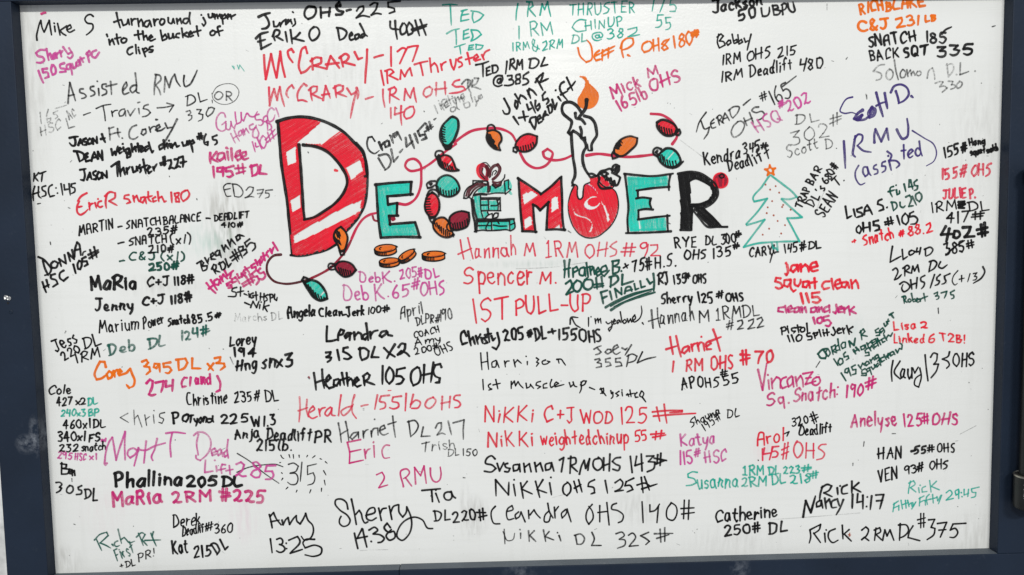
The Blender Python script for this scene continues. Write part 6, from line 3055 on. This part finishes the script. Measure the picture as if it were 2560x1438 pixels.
outlines('11', D, 30, 'K', "208,-222 300,-252 430,-270 600,-250 760,-190 880,-115 980,-15 1060,75 1100,190 1112,330 1105,480 1080,620 1030,720 960,810 890,885",
         "800,1000 700,1055 560,1095 440,1115 345,1110", "220,-225 238,0 255,200 285,400 310,560 330,760 350,960 362,1105",
         "430,8 445,200 462,450 478,690 487,755", "470,10 600,28 700,70 790,150 860,240 905,330 912,380 890,460 840,540 780,602 680,672 580,732 480,757", "1098,195 1112,320 1085,325", "1000,-5 1062,60 1100,180")

# E (first)
E1 = group_part('drawn_letter', 'first turquoise capital E with black outline, right of the D', (990, 525))
fill('11', E1, 'S', 78, 16, 25, ["1210,410 1540,385 1530,500 1312,515 1318,610 1395,600 1400,705 1325,710 1335,810 1575,795 1612,915 1250,930 1230,800 1215,600"], seed=9)
I = art('o', 2, 3); strokes(I, '11', 'S', 22, "1222,430 1235,640 1262,910", "1230,425 1530,400", "1265,905 1600,900", "1300,480 1520,475", "1340,830 1570,820"); sub(I, 'colouring', E1)
outlines('11', E1, 27, 'K', "1190,408 1360,390 1558,378", "1550,380 1542,512", "1565,502 1420,515 1312,522 1318,610", "1322,605 1410,590 1406,715", "1420,715 1330,718 1340,812", "1335,802 1588,782 1612,850 1632,930", "1642,932 1440,928 1248,936 1228,800 1212,600 1200,400")

# C made of bulbs
Cc = group_part('drawn_letter', 'capital C made of five coloured light bulbs', (1120, 520))
def bulb(parent, tile, k, outline, hatches, caps, name='drawn_bulb', label=None, ang=-50, w=22, seed=1, blob=None):
    I = art('b', 5, seed)
    R = ring(tile, outline)
    I.hatch([R], k, ang, 12/TILE, 19/TILE, .35, .02)
    I.h += 4e-5
    if blob:
        I.area(ring(tile, blob, False), 'K')
    p = pts(tile, outline); I.poly(p+[p[0]], w/TILE, 'K')
    for h in hatches: I.poly(pts(tile, h), 15/TILE, 'K')
    for c in caps: I.poly(pts(tile, c), (w-3)/TILE, 'K')
    return sub(I, name, parent, label)
bulb(Cc, '11', 'S', "1802,420 1820,358 1870,320 1920,314 1980,345 2020,400 2032,450 2000,500 1940,526 1870,516 1820,480",
     ["1815,425 1835,490", "1840,440 1850,500", "1868,460 1876,515", "1895,470 1902,520", "1925,470 1930,525", "1955,465 1950,520", "1980,455 1975,505", "2005,440 1998,490"],
     ["1790,370 1740,375 1705,405 1715,440 1760,430 1785,410", "1735,400 1755,395 1745,412"], label='turquoise bulb at the top of the C', seed=2)
bulb(Cc, '11', 'A', "1700,545 1720,512 1760,482 1800,512 1825,560 1832,620 1820,680 1790,722 1740,724 1700,680 1686,620",
     ["1695,555 1740,548", "1690,580 1735,575", "1690,605 1745,600", "1690,630 1740,628", "1695,655 1745,652", "1705,680 1750,678", "1715,700 1765,700"],
     ["1708,515 1730,470 1780,455 1815,480 1828,520", "1720,705 1745,770 1765,792 1775,760 1795,725", "1740,745 1775,735"], label='red bulb on the left of the C', seed=3, blob="1718,512 1752,480 1782,484 1800,518 1760,502")
bulb(Cc, '11', 'o', "1768,800 1790,760 1830,738 1880,738 1912,765 1935,805 1945,850 1975,905 1930,930 1860,924 1800,880 1772,835",
     ["1785,790 1800,830", "1805,790 1822,845", "1830,815 1838,870", "1850,830 1855,890", "1872,845 1875,905", "1895,860 1895,915", "1915,875 1915,920", "1935,890 1935,925"], ["1960,905 1972,925"], label='orange bulb at the foot of the C', seed=4)
bulb(Cc, '11', 'b', "1930,795 1936,732 1980,692 2050,672 2124,686 2130,760 2110,820 2050,850 1980,858 1942,832",
     ["1965,800 1975,850", "1985,790 1998,852", "2010,790 2020,850", "2035,785 2045,845", "2060,780 2068,838", "2085,765 2090,825", "2108,750 2112,800"],
     ["2128,690 2090,675 2050,668", "1945,790 1915,800 1910,850 1940,872 1975,860"], label='dark red bulb at the right end of the C', seed=5)
I = art('o', 2, 3); strokes(I, '11', 'A', 16, "1935,810 1922,840 1945,862 1960,840"); sub(I, 'bulb_cap', Cc)

# E as a gift
G = group_part('drawn_letter', 'capital E drawn as a stack of turquoise gifts with a dark red bow', (1220, 490))
GT = 6.5375
ORG['g'] = (1140, 380, GT)
I = art('f', 1, 6)
for rg, a in (("330,660 440,575 510,560 512,665", -60), ("560,560 600,540 640,590 760,560 800,500 855,470 860,600 800,660 560,665", -60), ("800,490 860,470 870,610 815,660", 80), ("300,725 400,720 410,960 440,1085 360,1095 325,1000 300,850", 82), ("420,800 520,795 525,950 425,955", 85), ("545,800 670,795 690,860 680,950 550,955", 85), ("445,975 520,980 525,1040 450,1085", 85),
              ("370,1140 570,1135 575,1270 370,1265", 85), ("600,1130 865,1130 860,1275 600,1275", 85), ("885,1130 945,1110 955,1250 890,1275", 85)):
    I.hatch([ring('g', rg, False)], 'S', a, 2.9, 4.6, .3)
strokes(I, 'g', 'S', 24, "865,480 895,560 890,600", "880,660 905,688")
sub(I, 'gift_wrap', G, 'turquoise gift wrap')
I = art('o', 3, 9)
strokes(I, 'g', 'B', 18, "200,740 220,650 290,570 380,525 490,525", "165,720 190,640 260,560 360,515", "235,700 290,620 380,560 480,550", "525,500 535,580 530,640", "600,490 680,500 740,480", "620,520 680,540 730,510", "640,545 690,560 720,545")
strokes(I, 'g', 'K', 14, "275,470 400,472 520,478", "280,475 275,540 330,500 440,498", "130,755 135,690 190,590 270,540 330,500", "125,755 180,755 205,735 260,770", "435,570 350,620 290,690 265,770", "215,730 280,640", "470,520 500,545",
        "510,480 520,560 515,660", "560,560 550,640 530,660", "330,690 420,680 520,688 640,672 800,672", "790,500 800,590 805,690 895,620", "790,480 855,455 860,600 900,612", "600,525 640,590 735,545", "745,480 790,420 798,370", "745,485 735,540", "590,540 655,590",
        "400,720 402,850 410,960 445,1085")
strokes(I, 'g', 'K', 24, "300,705 400,690 500,700", "255,770 270,900 275,1000 305,1150 320,1300", "280,790 300,950 340,1100 335,1290")
strokes(I, 'g', 'K', 15, "405,750 560,750 715,750", "420,775 560,772 690,775", "410,870 520,868", "575,880 690,862 715,820", "528,790 535,955", "420,962 560,958 735,960", "722,745 725,960", "670,790 690,870 685,950", "715,760 690,790",
        "470,1090 530,1030 590,1005 600,1085", "515,985 535,1030", "600,1080 640,1000 690,1000 680,1060 620,1085", "600,1090 560,1120 510,1190 490,1260 510,1290", "620,1090 680,1140 705,1175", "370,1205 500,1203 570,1205", "610,1195 700,1212 830,1210", "580,1130 585,1270", "875,1130 880,1290", "890,1190 965,1160", "945,1100 955,1250 890,1290", "330,1290 430,1278 530,1285 700,1278 850,1275 890,1290", "300,1300 340,1310")
strokes(I, 'g', 'K', 24, "370,1105 560,1105 760,1108 950,1095", "370,1130 560,1128 860,1125")
sub(I, 'outline', G)
I = art('o', 2, 11)
strokes(I, 'g', 'A', 32, "510,450 420,420 360,340 370,240 430,200")
strokes(I, 'g', 'b', 34, "430,210 490,240 515,310 505,400 500,450", "420,225 400,290 420,370 480,440")
strokes(I, 'g', 'B', 32, "545,380 570,290 620,230 680,210 715,260 700,340 650,410 600,450", "500,240 530,300 520,390")
strokes(I, 'g', 'K', 10, "440,180 490,175 530,210 560,250", "590,380 610,320 650,300 665,320 630,370", "440,270 430,340 450,370", "400,375 470,440", "545,420 570,400")
sub(I, 'bow', G, 'dark red ribbon bow')

# M
M = group_part('drawn_letter', 'red and white striped capital M outlined in black', (1350, 515))
fill('21', M, 'A', -35, 15, 23, ["75,365 290,505 485,350 500,845 355,845 362,590 280,670 208,605 228,865 112,860 90,700 78,500", "108,512 185,462 268,515 122,604", "395,545 455,515 468,648 395,690", "122,756 195,712 200,800 130,845", "410,838 478,790 480,842"], seed=12)
outlines('21', M, 25, 'K', "58,342 180,420 290,498", "285,505 400,415 480,335", "480,340 495,325", "490,335 500,560 505,760 520,862", "530,858 435,852 338,858", "345,855 352,700 362,580", "368,580 320,625 282,662 240,620 205,602", "210,605 220,760 235,885", "245,878 170,872 98,872", "105,870 88,700 76,520 65,350")

# ornament in place of the B, candle stuck in it
B = group_part('drawn_letter', 'letter B drawn as a round red bauble with white swirls and a black cap', (1483, 525))
ORG['o'] = (1400, 440, 8.461)
OO = "300,215 350,215 365,300 365,430 380,490 420,510 465,490 490,330 515,190 560,165 640,155 640,60 640,40 780,35 800,15 820,110 880,190 980,235 1110,260 1160,320 1210,440 1230,600 1210,760 1150,920 1040,1080 920,1190 800,1270 680,1300 540,1290 420,1230 320,1110 240,960 195,780 185,600 210,450 250,320"
SW_ = ["565,172 640,185 720,250 785,330 805,385 780,350 720,275 640,205", "795,450 740,432 670,438 590,490 520,560 505,610 540,680 620,712 720,700 800,650 845,590 838,570 790,620 720,650 650,640 600,600 585,550 610,500 670,465 740,455",
       "870,540 930,610 1000,740 1045,880 1045,930 1005,990 990,930 970,820 920,680", "285,700 300,750 360,810 450,850 560,880 640,930 690,1010 690,1090 640,1190 615,1200 650,1110 665,1030 620,950 540,900 430,870 340,840 290,790"]
ORG_T = ORG['o']
I = art('f', 1, 15)
I.hatch([ring('o', OO, False)]+[ring('o', s_, True) for s_ in SW_], 'A', 72, 2.4, 3.8, .25)
I.hatch([ring('o', "820,20 920,10 935,80 1030,130 1050,190 1140,180 1110,240 1060,210 980,225 890,170 830,100", False)], 'A', 60, 3.2, 5)
sub(I, 'colouring', B, 'bright red marker colouring')
I = art('o', 3, 16)
strokes(I, 'o', 'K', 13, "300,205 240,330 200,450 175,600 182,760 230,960 310,1120 420,1240 540,1300 680,1312 800,1280 930,1190 1050,1080 1160,920 1220,760 1235,600 1215,440 1165,320 1100,265",
        "800,0 810,60 830,120 890,190 980,240 1050,235 1110,250 1130,230", "1150,200 1210,180 1240,110 1265,10")
strokes(I, 'o', 'K', 16, "250,210 255,195 330,190 360,215 362,330 370,430 400,490 440,490 470,460 490,320 520,190 590,155 630,140")
strokes(I, 'o', 'K', 9, "930,10 960,110 1000,20", "960,60 1010,110 1020,30 1050,150 1070,50", "1040,90 1080,180 1110,110 1130,190 1135,130", "1050,160 1140,185")
strokes(I, '21', 'K', 24, "762,300 800,298 840,320 780,330 762,305", "860,310 885,275 930,262 985,250 1000,270", "858,310 872,340 860,400 885,440 950,445 990,440", "1000,285 1060,320 1080,335", "990,410 1050,410 1070,370 1080,335", "1000,265 1008,225 1035,208 1068,222 1066,265 1045,295", "1022,262 1040,232 1050,250 1030,280", "890,300 920,330 940,310 950,360 985,340 1000,390 1020,370 1030,400", "880,290 940,285 960,300")
strokes(I, 'o', 'P', 5, "560,180 640,215 740,300", "500,620 560,700 640,720")
sub(I, 'outline', B)
Ca = group_part('drawn_candle', 'white candle with black dripping wax outline and an orange flame', (1455, 330))
I = art('f', 1, 17)
I.hatch([ring('20', "685,775 722,795 735,850 700,920 662,1000 675,1060 740,1083 800,1070 855,1000 860,950 820,885 765,830 735,775 700,762")], 'o', 75, 3.0, 5.0, .2)
strokes(I, '20', 'o', 14, "680,765 715,775 738,830 700,925 660,1005 680,1062 740,1085 805,1070 856,1000 858,945 820,885 765,835 730,770")
sub(I, 'flame', Ca, 'orange flame')
I = art('o', 3, 18)
strokes(I, '20', 'K', 36, "745,998 735,1080 690,1145 668,1175")
sub(I, 'wick', Ca)
outlines('20', Ca, 31, 'K', "690,1120 640,1052 575,1020 515,1035 498,1080 508,1130 560,1180 595,1212 588,1262 562,1322 580,1340 610,1308 650,1330 690,1368 693,1310 680,1268", "632,1130 640,1180 690,1192 730,1238", "720,1158 790,1182 822,1222 842,1300 846,1350 810,1412 796,1440 796,1500",
         "592,1330 597,1438 608,1560 625,1770 603,1830 612,1850", "690,1372 722,1405 735,1480 722,1500 735,1700 760,1738", layer=2)
I = art('o', 3, 19); strokes(I, '20', 'K', 18, "796,1490 780,1505 760,1500 752,1440", "700,1378 730,1370 735,1400"); sub(I, 'wax_drip', Ca)

# E (second), R
E2 = group_part('drawn_letter', 'second turquoise capital E with black outline, left of the black R', (1620, 515))
fill('21', E2, 'S', 84, 16, 24, ["1145,325 1350,335 1565,318 1555,422 1238,458 1245,548 1378,550 1385,642 1256,656 1256,760 1540,736 1545,868 1172,876"], seed=21, skip=.01)
I = art('o', 2, 3); strokes(I, '21', 'S', 20, "1160,340 1185,560 1195,860", "1180,350 1540,345", "1190,860 1530,850", "1230,420 1400,410 1530,395", "1220,400 1210,700"); sub(I, 'colouring', E2)
outlines('21', E2, 23, 'K', "1118,298 1250,312 1400,322 1608,296", "1580,308 1565,400 1566,462", "1572,428 1400,442 1240,465", "1255,470 1257,545", "1238,545 1300,535 1385,545 1375,590 1390,640", "1408,655 1330,650 1262,662 1262,752", "1255,755 1400,735 1575,716", "1550,712 1552,800 1556,876", "1588,872 1350,885 1136,890", "1128,302 1150,500 1162,640 1152,750 1160,890")
Rr = group_part('drawn_letter', 'solid black capital R with a red berry at its shoulder', (1755, 505))
I = art('f', 1, 22)
I.hatch([ring('21', "1665,300 1750,280 1850,290 1955,345 2035,425 2050,512 1998,590 1900,640 1800,632 1795,855 1690,852 1690,600 1675,400", False), ring('21', "1780,372 1832,350 1900,375 1985,432 2006,490 1966,556 1880,592 1780,598", False)], 'K', 82, 3.6, 6.4, .2)
I.hatch([ring('21', "1820,640 1905,640 1990,720 2080,815 1975,828 1880,740", False)], 'K', 45, 3.6, 6.2, .2)
sub(I, 'colouring', Rr)
outlines('21', Rr, 22, 'K', "1655,298 1750,278 1850,285 1960,340 2040,420 2055,510 2000,592 1900,640 1770,612", "1665,305 1680,450 1695,600 1685,860", "1680,858 1785,862", "1790,860 1800,640", "1770,600 1775,370 1830,345 1905,372 1990,430 2010,490 1968,560 1880,597 1770,604", "1900,640 1990,720 2090,825", "2150,828 2050,828 1955,828 1870,740 1800,655")
I = art('f', 2, 23)
I.hatch([ring('21', "2080,290 2130,310 2156,360 2140,415 2085,440 2030,420 2008,370 2030,310")], 'b', 60, 2.6, 4.6, .2)
strokes(I, '21', 'A', 18, "2080,292 2130,312 2154,362 2138,414 2085,438 2032,418 2010,370 2030,312 2080,292", "2040,350 2060,420", "2110,350 2105,425")
strokes(I, '21', 'K', 17, "2068,318 2080,338 2110,336 2118,315 2095,300 2070,316")
sub(I, 'berry', Rr, 'dark red berry')

# loose bulbs on the string
bulb(board, '10', 'S', "1960,1168 2008,1190 2022,1260 2002,1340 1962,1418 1920,1455 1882,1448 1848,1400 1840,1330 1862,1260 1910,1205",
     ["1862,1260 1890,1275", "1855,1285 1890,1298", "1850,1310 1888,1322", "1848,1335 1885,1346", "1848,1360 1885,1372", "1852,1385 1890,1396", "1860,1408 1900,1415", "1850,1300 1868,1390"], ["1868,1445 1895,1490 1940,1480 1955,1440", "1880,1450 1920,1466 1948,1448"], label='turquoise bulb at the top of the string', seed=31, w=26)
bulb(board, '11', 'A', "1812,150 1880,112 1940,130 1976,190 1998,245 2025,262 1960,270 1880,250 1830,208",
     ["1840,180 1855,225", "1862,180 1880,240", "1885,190 1905,250", "1910,200 1930,258", "1935,215 1955,262", "1958,228 1972,262", "1826,170 1838,205"], ["1808,145 1790,110 1800,78 1835,68 1868,82 1870,112", "1815,125 1825,110 1840,122 1822,132"], label='red bulb below the turquoise one', seed=32, blob="1820,150 1850,140 1870,240 1840,220")
bulb(board, '10', 'o', "2312,1312 2370,1302 2436,1335 2452,1400 2425,1450 2440,1500 2385,1485 2330,1440 2302,1375",
     ["2330,1370 2372,1400", "2330,1400 2380,1425", "2345,1430 2395,1455", "2370,1455 2410,1475"], ["2308,1305 2318,1258 2350,1246 2382,1268 2388,1300"], label='orange bulb with a black shaded left half', seed=33, blob="2308,1330 2345,1340 2365,1390 2390,1410 2380,1440 2420,1478 2385,1480 2330,1438 2304,1375")
bulb(board, '20', 'A', "45,1415 90,1365 155,1340 250,1362 240,1440 200,1490 120,1516 62,1500 34,1460",
     ["110,1460 118,1512", "135,1455 145,1512", "160,1450 172,1504", "185,1440 196,1492", "208,1425 222,1468", "85,1470 92,1508", "60,1470 66,1498"], ["50,1468 15,1475 12,1510 40,1522 60,1498"], label='red bulb left of the candle', seed=34)
bulb(board, '20', 'o', "1042,1440 1095,1390 1180,1362 1250,1380 1240,1440 1190,1495 1085,1560 1035,1545 1018,1500",
     ["1045,1440 1075,1470", "1065,1425 1090,1455", "1040,1470 1070,1490", "1085,1410 1100,1430"], ["1020,1500 995,1545 1005,1585 1040,1575 1075,1560", "1015,1530 1060,1550"], label='orange bulb right of the candle', seed=35, blob="1040,1440 1080,1405 1090,1450 1060,1500 1030,1490")
bulb(board, '20', 'A', "1446,1225 1490,1200 1570,1216 1630,1260 1650,1312 1600,1352 1540,1352 1480,1312 1448,1262",
     ["1490,1270 1500,1325", "1515,1275 1530,1345", "1540,1285 1555,1352", "1565,1290 1580,1352", "1590,1295 1600,1350", "1470,1255 1478,1305"], ["1630,1330 1640,1300 1668,1295 1680,1325 1662,1350 1635,1345"], label='red bulb at the far right end of the string', seed=36, w=27)
bulb(board, '21', 'S', "1490,80 1540,46 1600,52 1660,110 1680,180 1625,228 1550,228 1482,180 1452,122",
     ["1475,110 1490,175", "1495,110 1512,195", "1515,130 1535,215", "1545,160 1560,225", "1570,170 1585,228", "1600,175 1610,225", "1630,170 1640,212"], ["1488,52 1440,38 1412,60 1412,98 1445,122 1480,95", "1450,68 1435,80 1450,98", "1600,240 1650,225 1708,175"], label='turquoise bulb at the lower right of the string', seed=37, w=26)
bulb(board, '11', 'o', "848,828 890,870 915,930 906,1000 880,1060 840,1068 815,1002 786,960 780,910 800,862",
     ["800,880 820,935", "815,870 838,945", "790,930 815,985", "808,950 835,1000", "830,960 850,1010", "830,880 845,920"], ["833,1062 848,1108 880,1105 887,1060", "840,1075 880,1072"], label='orange bulb over the foot of the D', seed=38)
bulb(board, '11', 'b', "790,1218 830,1180 900,1175 960,1202 1000,1256 950,1310 880,1326 830,1290 794,1245",
     ["825,1235 845,1290", "848,1240 868,1308", "872,1250 890,1320", "895,1255 910,1318", "918,1262 930,1312", "942,1268 950,1300"], ["788,1200 735,1196 722,1222 740,1252 790,1250", "745,1225 775,1222"], label='dark red bulb below the D', seed=39)
bulb(board, '11', 'S', "482,1388 540,1360 610,1375 675,1440 705,1500 712,1542 640,1562 575,1528 525,1460",
     ["500,1395 535,1465", "522,1405 560,1500", "545,1430 580,1525", "570,1460 600,1540", "595,1485 618,1552", "620,1500 640,1560", "650,1520 660,1558", "680,1530 685,1552"], ["485,1385 462,1362 478,1328 510,1340 540,1362", "490,1385 540,1365"], label='turquoise bulb at the lower left of the string', seed=40, w=26)

# coins
def coin(cx, cy, rx, ry, th, rot, label, seed):
    I = art('c', 2, seed)
    ca, sa = math.cos(math.radians(rot)), math.sin(math.radians(rot))
    def el(dx, dy, a0, a1, n=16, f=1.0):
        out = []
        for i in range(n+1):
            a = math.radians(a0+(a1-a0)*i/n); x = dx+rx*f*math.cos(a); y = dy+ry*f*math.sin(a)
            out.append((640+(cx+x*ca-y*sa)/TILE, 360+(cy+x*sa+y*ca)/TILE))
        return out
    body = el(0, 0, 180, 360)+el(0, th, 0, 180)
    I.hatch([body], 'o', -8+rot, 2.3, 4.4, .2)
    I.h += 4e-5
    I.poly(el(0, 0, 0, 360, 20), 13/TILE, 'K'); I.poly(el(0, th, 5, 185, 14), 15/TILE, 'K')
    I.poly([el(0, 0, 180, 181, 1)[0], el(0, th, 180, 181, 1)[0]], 15/TILE, 'K'); I.poly([el(0, 0, 0, 1, 1)[0], el(0, th, 0, 1, 1)[0]], 13/TILE, 'K')
    for a in range(170, 85, -9): I.poly([el(0, 2, a, a+1, 1)[0], el(0, th, a, a+1, 1)[0]], 12/TILE, 'K')
    I.poly(el(-10, 0, 150, 235, 6, .45), 12/TILE, 'K'); I.poly(el(0, 0, 100, 30, 6, .72), 9/TILE, 'n')
    I.poly(el(18, th*.2, 320, 345, 3, 1.0), 12/TILE, 'K')
    sub(I, 'drawn_coin', board, label)
coin(1292, 1042, 108, 38, 36, -5, 'orange coin, upper left of the four under the E', 51)
coin(1330, 1168, 98, 30, 34, -5, 'orange coin lying lowest of the four', 52)
coin(1500, 1108, 92, 32, 34, -32, 'orange coin leaning on the lowest one', 53)
coin(1772, 1100, 112, 30, 40, -2, 'orange coin apart on the right', 54)

# Christmas tree
Tr = group_part('drawn_tree', 'turquoise outlined Christmas tree with rust dots and an orange star', (1930, 520))
I = art('t', 2, 61)
strokes(I, '21', 't', 20, "2572,312 2500,420 2410,562 2418,575 2480,562 2548,545 2440,690 2338,800 2345,810 2430,785 2522,755 2420,890 2312,1030 2440,995 2560,982 2700,975 2866,972", "2870,975 2810,860 2746,742", "2746,740 2820,740 2898,733", "2892,730 2790,640 2691,552", "2691,548 2780,550 2840,530", "2842,528 2800,480 2700,400 2586,315",
        "2595,990 2602,1035 2640,1042", "2645,978 2652,1060 2625,1040 2605,1050")
sub(I, 'tree_outline', Tr)
for q in "2631,420 2576,455 2666,485 2596,570 2706,608 2696,628 2781,655 2611,712 2651,768 2724,810 2566,845 2686,893 2530,405 2552,632 2542,690 2502,905".split():
    a, b = q.split(','); a = float(a); b = float(b); I = art('t', 2, int(a))
    strokes(I, '21', 'n', 16, "%g,%g %g,%g" % (a, b, a+3, b+4)); sub(I, 'rust_dot', Tr)
I = art('t', 2, 63)
S5 = []
for j in range(10):
    rr = 56 if j % 2 == 0 else 25; a = math.radians(-90+36*j-6); S5.append("%g,%g" % (2578+rr*math.cos(a), 265+rr*math.sin(a)))
strokes(I, '21', 'O', 20, ' '.join(S5+[S5[0]])); strokes(I, '21', 'O', 18, "2545,260 2570,285", "2600,250 2612,280", "2570,225 2580,240")
sub(I, 'tree_star', Tr, 'orange star')

# ---------------------------------------------------------------- crumbs of ink and small scuffs on the enamel
I = Ink(0); I.r = random.Random(77)
for i in range(230):
    if i % 3 == 0: u, v = rnd.choice([(rnd.uniform(55, 190), rnd.uniform(40, 1420)), (rnd.uniform(2330, 2495), rnd.uniform(60, 1360)), (rnd.uniform(150, 2460), rnd.uniform(1280, 1385))])
    else: u, v = rnd.uniform(90, 2460), rnd.uniform(40, 1380)
    left = 55+(v/1438.0)*95; right = 2505-(v/1438.0)*38
    if not (left < u < right): continue
    if v > 1425-(u-139)*.027-8: continue
    a = rnd.uniform(0, 6.28); l = rnd.uniform(.6, 2.2) if rnd.random() < .8 else rnd.uniform(4, 9)
    kk = rnd.choice(['F', 'F', 'f', 'F', 'G', 'f'])
    I.poly([(u, v), (u+l*math.cos(a), v+l*math.sin(a))], rnd.uniform(.9, 2.2) if l < 3 else rnd.uniform(.8, 1.3), kk)
for u, v, l, a in ((492, 497, 3, 1.2), (171, 519, 5, .4), (94, 510, 8, -.2), (2040, 918, 18, -1.0), (2115, 148, 6, -.9), (2480, 67, 8, -.3), (1060, 278, 2, 1), (1158, 1194, 5, .1), (185, 1310, 4, .4), (2230, 1084, 9, 0), (2160, 1104, 12, 1.7), (2132, 1158, 6, 1.6), (1672, 558, 4, .5), (1420, 577, 9, .6), (1895, 1150, 2, 1), (126, 605, 7, 1.4), (180, 1196, 8, 1.5), (2166, 238, 10, 1.5), (770, 943, 6, .9), (2345, 770, 14, 1.5), (770, 380, 3, 1)):
    I.poly([(u, v), (u+l*math.cos(a), v+l*math.sin(a))], 2.6, 'G')
for p_ in ([(900, 1376), (960, 1374), (970, 1374)], [(1925, 1299), (2040, 1291), (2150, 1282)], [(1380, 1244), (1410, 1236)], [(2400, 1085), (2440, 1064)], [(1360, 592), (1365, 598)], [(1290, 672), (1380, 668), (1470, 655)], [(2064, 472), (2048, 505), (2038, 536)], [(1700, 350), (1760, 395)]):
    I.poly(p_, 1.4, 'f')
strokes(I, '00', 'M', 22, "415,140 440,130 458,128")
strokes(I, '30', 'F', 7, "588,40 588,100", "975,940 980,970")
strokes(I, '00', 't', 9, "2320,660 2340,690 2335,660", "2370,650 2385,690 2395,650 2440,710")
strokes(I, '33', 'n', 9, "800,1030 825,1035", "805,1045 820,1045", "815,1015 812,1050")
strokes(I, '12', 'b', 12, "528,885 538,900"); strokes(I, '12', 'R', 9, "1318,1023 1350,1022")
strokes(I, '02', 'F', 10, "2300,690 2330,760", "660,430 650,450")
I.build('ink_specks', board, 'stray specks and scuffs of dried marker', 'stuff')
